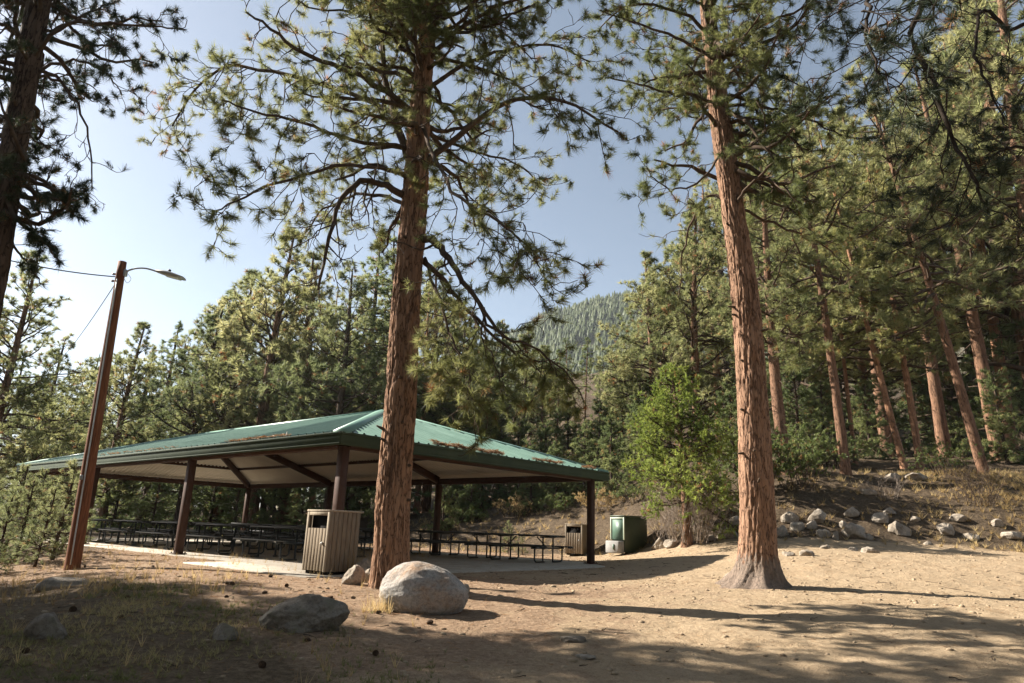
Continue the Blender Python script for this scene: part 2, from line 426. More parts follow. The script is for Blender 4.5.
# ------------------------------------------------------------------ ground material
def ground_material():
    m, nt, nd, L = new_mat('sandy_forest_ground')
    tc = N(nt, 'ShaderNodeTexCoord'); P = tc.outputs['Object']
    def noise(scale, det=6, rough=0.6, vec=None):
        n = N(nt, 'ShaderNodeTexNoise', Scale=scale, Detail=det, Roughness=rough); L.new(vec or P, n.inputs['Vector']); return n.outputs['Fac']
    big = noise(0.35, 4); mid = noise(1.7, 6); fin = noise(14, 8, 0.7); grit = noise(70, 4, 0.7)
    sand = ramp(nt, [(0.25, (0.225, 0.157, 0.094)), (0.5, (0.36, 0.268, 0.172)), (0.75, (0.455, 0.355, 0.243))])
    mixf = N(nt, 'ShaderNodeMath', operation='MULTIPLY_ADD'); mixf.inputs[1].default_value = 0.62
    L.new(fin, mixf.inputs[0])
    h = N(nt, 'ShaderNodeMath', operation='MULTIPLY'); h.inputs[1].default_value = 0.38; L.new(mid, h.inputs[0]); L.new(h.outputs[0], mixf.inputs[2])
    L.new(mixf.outputs[0], sand.inputs[0])
    # reddish pine litter, grass soil and duff masks from mesh attributes (land cover)
    def attr(nm):
        a = N(nt, 'ShaderNodeAttribute', attribute_name=nm); return a.outputs['Fac']
    def mask(att, nz, k):
        a = N(nt, 'ShaderNodeMath', operation='ADD'); L.new(att, a.inputs[0])
        s = N(nt, 'ShaderNodeMath', operation='MULTIPLY_ADD'); s.inputs[1].default_value = k; s.inputs[2].default_value = -k * 0.5
        L.new(nz, s.inputs[0]); L.new(s.outputs[0], a.inputs[1])
        r = ramp(nt, [(0.40, (0, 0, 0)), (0.62, (1, 1, 1))]); L.new(a.outputs[0], r.inputs[0]); return r.outputs[0]
    def over(base, col, fac):
        x = N(nt, 'ShaderNodeMix', data_type='RGBA'); L.new(base, x.inputs['A']); L.new(col, x.inputs['B']); L.new(fac, x.inputs['Factor']); return x.outputs['Result']
    lit = ramp(nt, [(0.3, (0.17, 0.108, 0.068)), (0.55, (0.29, 0.20, 0.13)), (0.75, (0.40, 0.295, 0.20))]); L.new(fin, lit.inputs[0])
    gr = ramp(nt, [(0.3, (0.065, 0.046, 0.028)), (0.5, (0.135, 0.096, 0.058)), (0.75, (0.26, 0.195, 0.125))]); L.new(fin, gr.inputs[0])
    duff = ramp(nt, [(0.3, (0.042, 0.030, 0.020)), (0.55, (0.10, 0.073, 0.048)), (0.78, (0.21, 0.155, 0.10))]); L.new(fin, duff.inputs[0])
    c = over(sand.outputs[0], lit.outputs[0], mask(attr('litter'), mid, 1.0))
    c = over(c, gr.outputs[0], mask(attr('grassy'), mid, 0.9))
    c = over(c, duff.outputs[0], mask(attr('duff'), mid, 0.8))
    gm = ramp(nt, [(0.32, (0.55, 0.52, 0.5)), (0.5, (1, 1, 1)), (0.72, (1.12, 1.1, 1.08))]); L.new(grit, gm.inputs[0])
    x = N(nt, 'ShaderNodeMix', data_type='RGBA', blend_type='MULTIPLY'); x.inputs['Factor'].default_value = 0.85
    L.new(c, x.inputs['A']); L.new(gm.outputs[0], x.inputs['B'])
    b = out_bsdf(nt, 0.95, 0.1); L.new(x.outputs['Result'], b.inputs['Base Color'])
    foot = noise(5.5, 3, 0.5)
    s0 = N(nt, 'ShaderNodeMath', operation='MULTIPLY_ADD'); s0.inputs[1].default_value = 1.3; L.new(foot, s0.inputs[0]); L.new(fin, s0.inputs[2])
    s = N(nt, 'ShaderNodeMath', operation='MULTIPLY_ADD'); s.inputs[1].default_value = 0.4; L.new(grit, s.inputs[0]); L.new(s0.outputs[0], s.inputs[2])
    bp = N(nt, 'ShaderNodeBump', Strength=0.9, Distance=0.05); L.new(s.outputs[0], bp.inputs['Height']); L.new(bp.outputs[0], b.inputs['Normal'])
    return m

def axis(lo, hi, d0, d1, fine, grow=1.13, cap=30):
    a = [0.0]; pts = list(np.arange(d0, d1 + 1e-6, fine))
    p, s = d1, fine
    while p < hi: s = min(s * grow, cap); p += s; pts.append(p)
    p, s = d0, fine; pre = []
    while p > lo: s = min(s * grow, cap); p -= s; pre.append(p)
    return np.array(pre[::-1] + pts)

def build_ground():
    xs = axis(-900, 900, -11, 15, 0.10, 1.05); ys = axis(-60, 1300, 5.5, 26, 0.10, 1.04)
    X, Y = np.meshgrid(xs, ys); x, y = X.ravel(), Y.ravel()
    Z = height(x, y)
    nx, ny = len(xs), len(ys)
    i = (np.arange(ny - 1)[:, None] * nx + np.arange(nx - 1)[None]).ravel()
    Q = np.stack([i, i + 1, i + 1 + nx, i + nx], 1)
    me = np_mesh('ground', np.stack([x, y, Z], 1), Q, ground_material())
    u, v = pav_local(x, y)
    toe = np.interp(x, TX, TY); s = y - toe
    duff = sstep(-0.3, 1.2, s)
    duff = np.maximum(duff, sstep(22, 26, np.hypot(x + 2, y - 8)) * (x < 3))
    duff = np.maximum(duff, sstep(8.5, 12, -x) * (y < 24) * 0.7)
    grassy = sstep(0.6, -3.2, x + (y - 6.5) * 0.75) * (1 - sstep(-0.5, 2.0, y - 10.5 - 0.25 * np.clip(-x - 3, 0, 9)))
    grassy = np.maximum(grassy, 0.9 * sstep(-0.6, 0.8, s) * sstep(12.5, 15, x))
    litter = 0.25 + 0.55 * sstep(2.5, -4.5, x - 0.2 * (y - 10)) + 0.28 * vnoise(x * 0.22, y * 0.4, s=3)
    litter = litter * (1 - 0.4 * sstep(2, 6, x))
    for nm, val in (('duff', duff * 0.9), ('grassy', grassy * 0.85), ('litter', litter)):
        a = me.attributes.new(nm, 'FLOAT', 'POINT'); a.data.foreach_set('value', val.astype(np.float32))
    return tag(link_mesh('ground', me), 'sandy pine-litter ground rising to a stony bank', 'ground', kind='structure')
build_ground()

# ------------------------------------------------------------------ foliage / branch engine
def unit(v): return v / (np.linalg.norm(v, axis=-1, keepdims=True) + 1e-9)

def needles(P, D, k, length, width, spread=(0.35, 1.35), back=0.10, seed=1, tint=None, lenvar=0.3):
    """needle-leaf blades radiating from every tuft; returns V, T, tint"""
    r = np.random.default_rng(seed); n = len(P)
    D = unit(np.asarray(D, float)); P = np.asarray(P, float)
    th = r.uniform(spread[0], spread[1], (n, k)); ph = r.uniform(0, 2 * PI, (n, k))
    a = np.where(np.abs(D[:, 2:3]) < 0.9, np.array([[0, 0, 1.0]]), np.array([[1.0, 0, 0]]))
    e1 = unit(np.cross(D, a)); e2 = np.cross(D, e1)
    dirs = D[:, None] * np.cos(th)[..., None] + np.sin(th)[..., None] * (e1[:, None] * np.cos(ph)[..., None] + e2[:, None] * np.sin(ph)[..., None])
    L = length * r.uniform(1 - lenvar, 1 + lenvar * 0.5, (n, k)) * r.uniform(0.6, 1.3, (n, 1))
    base = P[:, None] - D[:, None] * (r.uniform(0, back, (n, k)))[..., None]
    tip = base + dirs * L[..., None]
    tip[..., 2] -= 0.12 * L
    side = unit(np.cross(dirs, r.normal(size=(n, k, 3)))) * (width / 2)
    V = np.stack([base - side, base + side, tip], 2).reshape(-1, 3)
    T = np.arange(n * k * 3).reshape(-1, 3)
    t = r.uniform(0, 1, n) if tint is None else tint
    tt = np.where(t[:, None] < -1, -1.0, np.clip(t[:, None] + r.normal(0, 0.12, (n, k)), 0, 1)); tt = np.repeat(tt.ravel(), 3)
    return V, T, tt

class Grow:
    def __init__(s, seed):
        s.r = np.random.default_rng(seed); s.tubes = []; s.tp = []; s.td = []
    def poly(s, P, d, L, n, wig, grav, upturn):
        pts = [np.array(P, float)]; d = unit(np.array(d, float)); st = L / n
        for i in range(n):
            t = (i + 1) / n
            d = d + s.r.normal(0, wig, 3) + np.array([0, 0, -grav * (1 - t) + upturn * t])
            d = unit(d); pts.append(pts[-1] + d * st)
        return np.array(pts)
    def tuft(s, p, d): s.tp.append(p); s.td.append(d)
    def twigs(s, pts, r0, L, cfg, level):
        """side shoots along a limb"""
        r = s.r; m = len(pts)
        seg = np.diff(pts, axis=0)
        n = max(2, int(L * cfg['dens'][level]))
        for i in range(n):
            t = cfg.get('t0', 0.25) + (1 - cfg.get('t0', 0.25)) * (i + r.uniform(0.1, 0.9)) / n
            f = t * (m - 1); k = min(int(f), m - 2)
            P = pts[k] + seg[k] * (f - k); d = unit(seg[k])
            side = unit(np.cross(d, np.array([0, 0, 1.0]) + r.normal(0, 0.25, 3)))
            if r.random() < 0.5: side = -side
            ang = r.uniform(0.55, 1.15)
            nd = d * math.cos(ang) + side * math.sin(ang) + np.array([0, 0, r.normal(cfg.get('lift', 0.0), 0.3)])
            l2 = min(L * r.uniform(*cfg['ratio'][level]) * (1.15 - 0.6 * t), cfg['maxl'][level])
            l2 = max(l2, 0.18)
            s.branch(P, nd, l2, max(r0 * 0.42 * (1 - 0.5 * t), cfg['rmin']), cfg, level + 1)
    def branch(s, P, d, L, r0, cfg, level):
        n = [9, 6, 5, 4][min(level, 3)]
        w = cfg['wig'] * (1 + 0.35 * level)
        pts = s.poly(P, d, L, n, w, cfg['grav'] / n * (1 if level < 2 else 0.7), cfg['up'] / n * (1 if level else 0.6))
        rad = np.linspace(r0, max(r0 * 0.3, cfg['rmin'] * 0.7), n + 1)
        s.tubes.append((pts, rad, 5 if level < 1 else (4 if level < 2 else 3)))
        s.finish(pts, r0, L, cfg, level)
    def finish(s, pts, r0, L, cfg, level):
        if level < cfg['levels']: s.twigs(pts, r0, L, cfg, level)
        if s.r.random() > cfg.get('bare', 0.0):
            e = unit(pts[-1] - pts[-2])
            s.tuft(pts[-1], e + np.array([0, 0, 0.15]))
            if level >= cfg['levels']:
                for q in range(cfg.get('extra', 1)):
                    f = s.r.uniform(0.45, 0.95) * (len(pts) - 1); k = min(int(f), len(pts) - 2)
                    s.tuft(pts[k] + (pts[k + 1] - pts[k]) * (f - k), unit(pts[k + 1] - pts[k]) + s.r.normal(0, 0.3, 3) + np.array([0, 0, 0.2]))
    def limb(s, ctrl, r0, cfg, r1=None, n=16):
        """limb along control points (smooth curve)"""
        pts = spline(ctrl, n); pts[1:-1] += s.r.normal(0, 0.02, (len(pts) - 2, 3))
        L = np.linalg.norm(np.diff(pts, axis=0), axis=1).sum()
        s.tubes.append((pts, np.linspace(r0, r1 or r0 * 0.3, len(pts)), 8))
        s.finish(pts, r0 * 0.8, L, cfg, 0)
    def branches_mesh(s, name, mat):
        mb = MB()
        for p, r, k in s.tubes: mb.tube(p, r, k, cap=False)
        return mb.mesh(name, mat, True)
    def crown_mesh(s, name, mat, k, length, width, seed, dead=0.035, **kw):
        P = np.array(s.tp); D = np.array(s.td)
        t = np.clip(0.5 + 0.45 * fbm(P[:, 0] * 0.7, P[:, 1] * 0.7, P[:, 2] * 0.7, 2, seed) * 2 + np.random.default_rng(seed).normal(0, 0.15, len(P)), 0, 1)
        t = np.where(np.random.default_rng(seed + 5).random(len(P)) < dead, -9.0, np.clip(t, 0.06, 1))
        V, T, a = needles(P, D, k, length, width, seed=seed, tint=t, **kw)
        return np_mesh(name, V, T, mat, False, a)

def spline(ctrl, n):
    c = np.asarray(ctrl, float); c = np.vstack([2 * c[0] - c[1], c, 2 * c[-1] - c[-2]])
    out = []
    m = len(c) - 3
    for i in range(n + 1):
        f = i / n * m; k = min(int(f), m - 1); t = f - k
        p0, p1, p2, p3 = c[k:k + 4]
        out.append(0.5 * ((2 * p1) + (p2 - p0) * t + (2 * p0 - 5 * p1 + 4 * p2 - p3) * t * t + (3 * p1 - p0 - 3 * p2 + p3) * t ** 3))
    return np.array(out)

def trunk_mesh(name, path, radf, mat, nseg, nring, flare=0.0, disp=0.0, seed=0, lobes=6):
    """path(t)->xyz , radf(t)->radius ; bark plates displaced into the surface"""
    t = np.linspace(0, 1, nring) ** 1.0
    P = np.array([path(a) for a in t]); R = np.array([radf(a) for a in t])
    th = np.arange(nseg) * 2 * PI / nseg
    TH, Zr = np.meshgrid(th, np.arange(nring))
    r = R[:, None] * np.ones_like(TH)
    zz = P[:, 2][:, None] * np.ones_like(TH)
    if flare:
        z0 = zz - P[0, 2]
        lob = 1 + 0.55 * np.cos(TH * lobes / 2 + seed) * np.cos(TH * (lobes - 1) / 1.0 + 1.3 * seed) + 0.5 * vnoise(np.cos(TH) * 2.5 + 7, np.sin(TH) * 2.5, s=seed)
        r = r * (1 + flare * np.exp(-np.clip(z0, 0, 9) / 0.24) * np.clip(lob, 0.1, 2))
    if disp:
        cx, cy = np.cos(TH), np.sin(TH)
        A = R[:, None] / 0.35
        wob = vnoise(cx * 3, cy * 3, zz * 1.2, s=seed + 3) * 0.35
        f1 = vnoise(cx * 6.5 * A + wob, cy * 6.5 * A + wob, zz * 1.7, s=seed + 1)
        f2 = vnoise(cx * 13 * A, cy * 13 * A, zz * 4.5, s=seed + 2)
        f3 = vnoise(cx * 28 * A, cy * 28 * A, zz * 14, s=seed + 4)
        plate = sstep(0.0, 0.30, np.abs(f1)) * 0.65 + sstep(0.0, 0.35, np.abs(f2)) * 0.35
        r = r + disp * (plate - 0.6) + disp * 0.22 * f3
        r = r + R[:, None] * 0.05 * vnoise(cx * 1.2, cy * 1.2, zz * 0.5, s=seed + 9)
    V = np.stack([P[:, 0][:, None] + r * np.cos(TH), P[:, 1][:, None] + r * np.sin(TH), zz], -1).reshape(-1, 3)
    i = np.arange(nring - 1)[:, None] * nseg; j = np.arange(nseg)[None]; k = (j + 1) % nseg
    Q = np.stack([i + j, i + k, i + nseg + k, i + nseg + j], -1).reshape(-1, 4)
    return np_mesh(name, V, Q, mat, True)

# ------------------------------------------------------------------ background tree prototypes (trunk, branches, crown meshes)
CFG_P = dict(levels=2, dens=[2.6, 3.2, 0], ratio=[(0.28, 0.5), (0.3, 0.6), (0, 0)], maxl=[1.5, 0.6, 0.3], rmin=0.010, wig=0.16, grav=0.35, up=1.1, t0=0.3, extra=2, lift=0.1)
CFG_F = dict(levels=2, dens=[3.6, 3.8, 0], ratio=[(0.25, 0.42), (0.3, 0.6), (0, 0)], maxl=[1.0, 0.45, 0.3], rmin=0.008, wig=0.10, grav=0.30, up=0.5, t0=0.12, extra=2, lift=-0.1)
PROTO = {}
def make_proto(key, Ht, r0, crown0, maxlen, nwh, per, cfg, bark, needle, k, nl, nw, seed, profile, elev=(0.0, 0.7), lean=0.0, deadlow=0):
    g = Grow(seed); r = g.r
    a0 = r.uniform(0, 6)
    path = lambda t: np.array([0.02 * Ht * math.sin(t * 3 + a0) * t, 0.02 * Ht * math.cos(t * 2.3 + a0) * t, t * Ht - 0.25 * (1 - t)])
    radf = lambda t: r0 * (1 - t) ** 0.75 * (0.96 if t > 0.02 else 1.0) + 0.02
    tm = trunk_mesh(key + '_trunk', path, radf, bark, 20, 70, flare=0.35, disp=min(0.03, r0 * 0.09), seed=seed)
    for w in range(nwh):
        f = (w + r.uniform(0, 0.9)) / nwh
        t = crown0 + (1 - crown0) * f * 0.985
        for b in range(per):
            az = r.uniform(0, 2 * PI)
            L = maxlen * profile(f) * r.uniform(0.65, 1.15)
            el = elev[0] + (elev[1] - elev[0]) * f + r.normal(0, 0.15)
            d = np.array([math.cos(az) * math.cos(el), math.sin(az) * math.cos(el), math.sin(el)])
            g.branch(path(t), d, max(L, 0.3), max(radf(t) * 0.35, 0.02), cfg, 0)
    for w in range(deadlow):
        t = r.uniform(crown0 * 0.35, crown0); az = r.uniform(0, 2 * PI); L = r.uniform(0.5, 1.8)
        g.tubes.append((g.poly(path(t), (math.cos(az), math.sin(az), -0.1), L, 6, 0.25, 0.08, 0.0), np.linspace(0.03, 0.008, 7), 4))
    bm_ = g.branches_mesh(key + '_branches', M['twig'])
    cm = g.crown_mesh(key + '_crown', needle, k, nl, nw, seed)
    PROTO[key] = (tm, bm_, cm, Ht)

cone = lambda f: 0.25 + 0.95 * (1 - f) ** 0.8 if f > 0.08 else 0.7
rounded = lambda f: (0.55 + 0.75 * math.sin(PI * min(1, f * 0.8 + 0.18))) * (1 - 0.72 * max(0, f - 0.3) / 0.7)
make_proto('tall', 20, 0.34, 0.34, 3.0, 30, 2, CFG_P, M['bark'], M['needle'], 13, 0.30, 0.026, 21, rounded, (-0.1, 0.7), deadlow=8)
make_proto('tallb', 21, 0.32, 0.28, 3.2, 30, 2, CFG_P, M['bark_orange'], M['needle_y'], 13, 0.30, 0.026, 22, rounded, (-0.15, 0.6), deadlow=8)
make_proto('bushy', 14, 0.26, 0.16, 2.9, 38, 2, CFG_P, M['bark'], M['needle'], 14, 0.28, 0.028, 23, rounded, (0.0, 0.8), deadlow=5)
make_proto('bushyb', 13, 0.24, 0.20, 3.1, 36, 2, CFG_P, M['bark_dark'], M['needle_g'], 13, 0.28, 0.026, 24, rounded, (0.05, 0.75), deadlow=5)
make_proto('fir', 14, 0.22, 0.07, 2.3, 34, 3, CFG_F, M['bark_dark'], M['needle_fir'], 11, 0.22, 0.026, 25, cone, (-0.15, 0.5))
make_proto('firb', 12, 0.20, 0.10, 2.0, 32, 3, CFG_F, M['bark_dark'], M['needle_fir'], 11, 0.22, 0.026, 26, cone, (-0.2, 0.6))
make_proto('thin', 17, 0.17, 0.50, 1.7, 20, 3, CFG_P, M['bark'], M['needle_fir'], 13, 0.28, 0.026, 27, cone, (-0.2, 0.5), deadlow=14)
SAP = dict(CFG_P, dens=[5, 6, 0], maxl=[0.5, 0.25, 0.2], rmin=0.005, levels=1, extra=3, t0=0.2)
make_proto('sapling', 3.0, 0.045, 0.12, 0.95, 12, 4, SAP, M['bark_dark'], M['needle_g'], 12, 0.14, 0.010, 28, cone, (0.1, 0.8))
SAPF = dict(CFG_F, dens=[5, 6, 0], maxl=[0.7, 0.3, 0.2], rmin=0.006, levels=2, extra=2, t0=0.1)
make_proto('youngfir', 4.2, 0.07, 0.04, 1.25, 17, 4, SAPF, M['bark_dark'], M['needle_fir'], 12, 0.15, 0.022, 29, cone, (0.0, 0.6))

PROTO_NAME = dict(tall='pine_tree', tallb='pine_tree', bushy='pine_tree', bushyb='pine_tree', fir='fir_tree', firb='fir_tree', thin='pine_tree', sapling='pine_sapling', youngfir='young_fir')
def plant(key, loc, Ht, rz, lean=(0, 0), rad=1.0, group=None):
    tm, bm_, cm, H0 = PROTO[key]
    o = empty(PROTO_NAME[key], loc)
    o.rotation_euler = (lean[1], lean[0], rz)
    # lean about world axes: apply after the turn about Z
    o.rotation_euler = (Matrix.Rotation(lean[0], 3, 'Y') @ Matrix.Rotation(lean[1], 3, 'X') @ Matrix.Rotation(rz, 3, 'Z')).to_euler()
    s = Ht / H0; o.scale = (s, s, s)
    t = link_mesh('trunk', tm, o); t.scale = (rad / 1, rad / 1, 1)
    link_mesh('branches', bm_, o); link_mesh('crown', cm, o)
    if group: o['group'] = group
    return o

# ------------------------------------------------------------------ hero trees in the foreground
def depth_of(P): return float((np.asarray(P) - EYE) @ FWD)

def hero_tree(name, seed, pix, Y0, Htop, bark, needle, limbs, rand_limbs, cfg, k, nl, nw, flare, label, group, base=None, disp=0.03, nseg=150, nring=620, lobes=7, top_drift=0.25):
    """pix: (px, py, width_px) samples up the trunk, lowest first, all in the vertical plane y = Y0"""
    pts = []; rad = []
    for (px, py, w) in pix:
        p = at_depth(px, py, Y0); pts.append(p); rad.append(w / 2 * depth_of(p) / CAM_F)
    pts = np.array(pts); rad = np.array(rad)
    if base is not None:
        b = np.array(base, float); pts = np.vstack([[b[0], b[1], b[2]], pts[1:]]) if True else pts
        pts[1:, 1] = b[1]
    z0 = pts[0, 2]; o = empty(name, pts[0])
    d = unit(pts[-1] - pts[-2]); ztop = z0 + Htop
    last = pts[-1] + d * ((ztop - pts[-1, 2]) / d[2]); last[0] += top_drift
    pts = np.vstack([pts, last]); rad = np.append(rad, 0.03)
    zs = pts[:, 2]
    zsamp = np.linspace(z0 - 0.25, ztop, 200)
    sp = spline(pts, 200); sp = sp[np.argsort(sp[:, 2])]
    def path_z(z): return np.array([np.interp(z, sp[:, 2], sp[:, 0]), np.interp(z, sp[:, 2], sp[:, 1]), z]) - pts[0]
    def rad_z(z): return float(np.interp(z, zs, rad))
    path = lambda t: path_z(z0 - 0.25 + t * (ztop - z0 + 0.25))
    radf = lambda t: rad_z(z0 - 0.25 + t * (ztop - z0 + 0.25))
    tm = trunk_mesh(name + '_trunk', path, radf, bark, nseg, nring, flare=flare, disp=disp, seed=seed, lobes=lobes)
    link_mesh('trunk', tm, o)
    G = Grow(seed)
    for (ctrl, r0, c) in limbs:
        cw = []
        for (px, py, dY) in ctrl: cw.append(at_depth(px, py, Y0 + dY) - pts[0])
        g = Grow(seed + len(cw) + int(abs(ctrl[0][1]))); g.limb(cw, r0 * 0.72, c)
        link_mesh('limb', g.branches_mesh('limb', M['twig']), o)
        G.tp += g.tp; G.td += g.td
    g = Grow(seed + 99); r = g.r
    for (za, zb, n, L0, L1, el0, el1, azf) in rand_limbs:
        for i in range(n):
            z = z0 + za + (zb - za) * (i + r.uniform(0, 1)) / n
            az = azf(r) if azf else r.uniform(0, 2 * PI)
            f = (i + 0.5) / n
            el = el0 + (el1 - el0) * f + r.normal(0, 0.15)
            dd = np.array([math.cos(az) * math.cos(el), math.sin(az) * math.cos(el), math.sin(el)])
            g.branch(path_z(z), dd, (L0 + (L1 - L0) * f) * r.uniform(0.7, 1.15), max(rad_z(z) * 0.28, 0.025), cfg, 0)
    for i in range(9):
        z = z0 + r.uniform(1.2, 8.0); az = r.uniform(-2.9, -0.2); q = path_z(z); rr = rad_z(z); dv = np.array([math.cos(az), math.sin(az), r.uniform(-.1, .35)])
        mb = MB(); ln_ = r.uniform(0.05, 0.16); mb.tube([q + dv * rr * .7, q + dv * (rr + ln_ * .5), q + dv * (rr + ln_)], [0.034, 0.024, 0.012], 7)
        link_mesh('branch_stub', mb.mesh('branch_stub', M['twig'], True), o)
    link_mesh('branches', g.branches_mesh(name + '_branches', M['twig']), o)
    G.tp += g.tp; G.td += g.td
    link_mesh('crown', G.crown_mesh(name + '_crown', needle, k, nl, nw, seed), o)
    tag(o, label, 'pine tree', group)
    print('TUFTS', name, len(G.tp), 'base', pts[0].round(2))
    return o

CFG_H = dict(levels=2, dens=[3.6, 4.2, 0], ratio=[(0.25, 0.5), (0.3, 0.65), (0, 0)], maxl=[1.25, 0.55, 0.3], rmin=0.0075, wig=0.28, grav=0.55, up=0.9, t0=0.22, extra=3, lift=0.0, bare=0.10)
CFG_DR = dict(CFG_H, grav=1.0, up=0.8, dens=[4.2, 4.4, 0], lift=-0.25, maxl=[1.3, 0.6, 0.3])
CFG_DEAD = dict(CFG_H, dens=[3.6, 3.0, 0], bare=0.62, lift=-0.35, grav=1.3, extra=1)
CFG_R = dict(CFG_H, dens=[3.2, 4.0, 0], grav=0.6, extra=4, bare=0.05, maxl=[1.4, 0.6, 0.3])

main_base = at_ground(389, 587)
main_tree = hero_tree('pine_tree', 301,
    [(388, 587, 38), (391, 545, 34), (392.5, 500, 33), (400.5, 400, 29.5), (406.5, 300, 27), (415, 200, 24), (420, 110, 20), (432, 0, 14)],
    main_base[1], 16.5, M['bark_hero'], M['needle_hero'],
    [  # limbs seen in the photograph: (px, py, depth offset)
     ([(420, 168, 0), (452, 140, -.2), (489, 112, -.5), (516, 100, -.6), (545, 96, -.8), (580, 108, -1.0), (618, 132, -1.2)], 0.085, CFG_DR),
     ([(414, 232, 0), (436, 243, -.3), (454, 264, -.5), (474, 297, -.7), (497, 330, -.8)], 0.11, CFG_DEAD),
     ([(412, 258, 0), (432, 268, .2), (454, 294, .4), (474, 316, .5), (505, 345, .6), (540, 372, .7)], 0.08, CFG_DR),
     ([(405, 196, 0), (385, 186, -.3), (360, 181, -.5), (338, 205, -.7), (328, 248, -.8), (318, 290, -.8)], 0.095, dict(CFG_DEAD, dens=[5.5, 3.4, 0], bare=0.5)),
     ([(407, 205, 0), (380, 196, .4), (350, 196, .9), (318, 215, 1.1), (300, 246, 1.2)], 0.055, CFG_DR),
     ([(412, 112, 0), (372, 82, -.5), (340, 67, -.8), (300, 50, -1.0), (272, 30, -1.2), (246, 12, -1.3)], 0.085, CFG_H),
     ([(411, 124, 0), (360, 96, .5), (299, 78, .9), (258, 70, 1.2), (223, 66, 1.4), (192, 94, 1.6), (172, 126, 1.7)], 0.075, CFG_DR),
     ([(410, 150, 0), (350, 140, -.6), (300, 122, -1.1), (255, 112, -1.4), (222, 100, -1.6)], 0.055, CFG_DR),
     ([(408, 175, 0), (350, 165, -.9), (290, 180, -1.4), (245, 196, -1.7), (212, 212, -1.9)], 0.050, CFG_DR),
     ([(422, 95, 0), (460, 66, .4), (505, 50, .8), (550, 45, 1.0), (590, 62, 1.2)], 0.065, CFG_DR),
     ([(424, 60, 0), (470, 22, -.3), (515, 0, -.6), (560, -12, -.8)], 0.07, CFG_H),
     ([(418, 130, 0), (470, 150, 1.0), (510, 160, 1.6), (545, 185, 2.0)], 0.05, CFG_DR),
     ([(470, 290, -.6), (497, 331, -.8), (530, 345, -1.0), (563, 370, -1.1), (584, 402, -1.1)], 0.04, dict(CFG_DR, extra=4)),
     ([(472, 312, .5), (490, 350, .4), (503, 385, .3), (520, 415, .2)], 0.03, dict(CFG_DR, extra=4)),
     ([(425, 258, .1), (440, 300, -.6), (452, 340, -.9), (468, 372, -1.0), (470, 405, -1.0)], 0.04, dict(CFG_DR, extra=4)),
     ([(408, 158, 0), (394, 112, .1), (384, 60, .2), (379, 0, .3), (378, -70, .3)], 0.11, CFG_H),
     ([(420, 120, 0), (440, 170, -1.3), (470, 205, -2.0), (505, 225, -2.4), (530, 250, -2.6)], 0.05, CFG_DR),
    ],
    [(7.0, 9.2, 14, 1.9, 2.6, -0.15, 0.1, None), (9.0, 12.2, 34, 2.4, 3.0, 0.05, 0.35, None), (8.6, 12.0, 9, 1.3, 1.8, 0.1, 0.3, lambda r: r.uniform(-2.5, -0.6)), (11.0, 16.3, 36, 2.9, 0.8, 0.2, 0.9, None)],
    CFG_H, 30, 0.16, 0.0082, 0.22,
    'tall pine behind the big grey boulder, trunk crossing in front of the pavilion roof', 'tall foreground pines', base=main_base, disp=0.034)

rt_base = at_ground(757, 587)
right_tree = hero_tree('pine_tree', 402,
    [(758, 586, 42), (758, 555, 36), (757, 500, 32.5), (752.5, 400, 28.5), (745, 300, 26), (732, 205, 21.5), (720, 115, 19), (714, 60, 16), (707, 0, 13)],
    rt_base[1], 18.0, M['bark_grey'], M['needle_hero'],
    [([(730, 210, 0), (742, 196, -.3), (760, 176, -.6), (778, 160, -.9), (803, 156, -1.1)], 0.06, dict(CFG_R, dens=[1.2, 3, 0])),
     ([(722, 115, 0), (700, 97, -.3), (668, 92, -.6), (630, 82, -.9), (605, 78, -1.1)], 0.055, CFG_R),
     ([(722, 106, 0), (760, 106, -.4), (800, 116, -.7), (842, 136, -1.0)], 0.06, CFG_R),
     ([(728, 200, 0), (706, 198, .2), (690, 228, .3), (682, 262, .4), (678, 298, .4)], 0.05, dict(CFG_R, dens=[1.5, 2.5, 0], bare=0.4)),
     ([(724, 150, 0), (700, 180, -.9), (672, 190, -1.4), (650, 176, -1.7)], 0.04, CFG_R),
     ([(738, 290, 0), (760, 310, .5), (790, 330, .9), (815, 352, 1.2)], 0.04, CFG_DR),
     ([(730, 205, 0), (775, 225, .5), (815, 240, 1.0), (850, 270, 1.4)], 0.05, CFG_R),
     ([(719, 62, 0), (680, 40, -.9), (640, 25, -1.6), (600, 10, -2.0)], 0.055, CFG_R),
    ],
    [(8.0, 12.5, 24, 2.4, 3.2, -0.05, 0.3, lambda r: r.uniform(-1.4, 1.9)), (8.5, 12.5, 9, 2.2, 2.8, 0, 0.3, None), (9.3, 13.5, 11, 1.3, 1.9, 0.0, 0.3, lambda r: r.uniform(-2.6, -0.5)), (11.5, 17.8, 40, 3.4, 0.8, 0.2, 0.9, None)],
    CFG_R, 26, 0.165, 0.008, 1.9,
    'tall pine with grey flared roots standing alone on the open sandy ground', 'tall foreground pines', base=rt_base, disp=0.034)

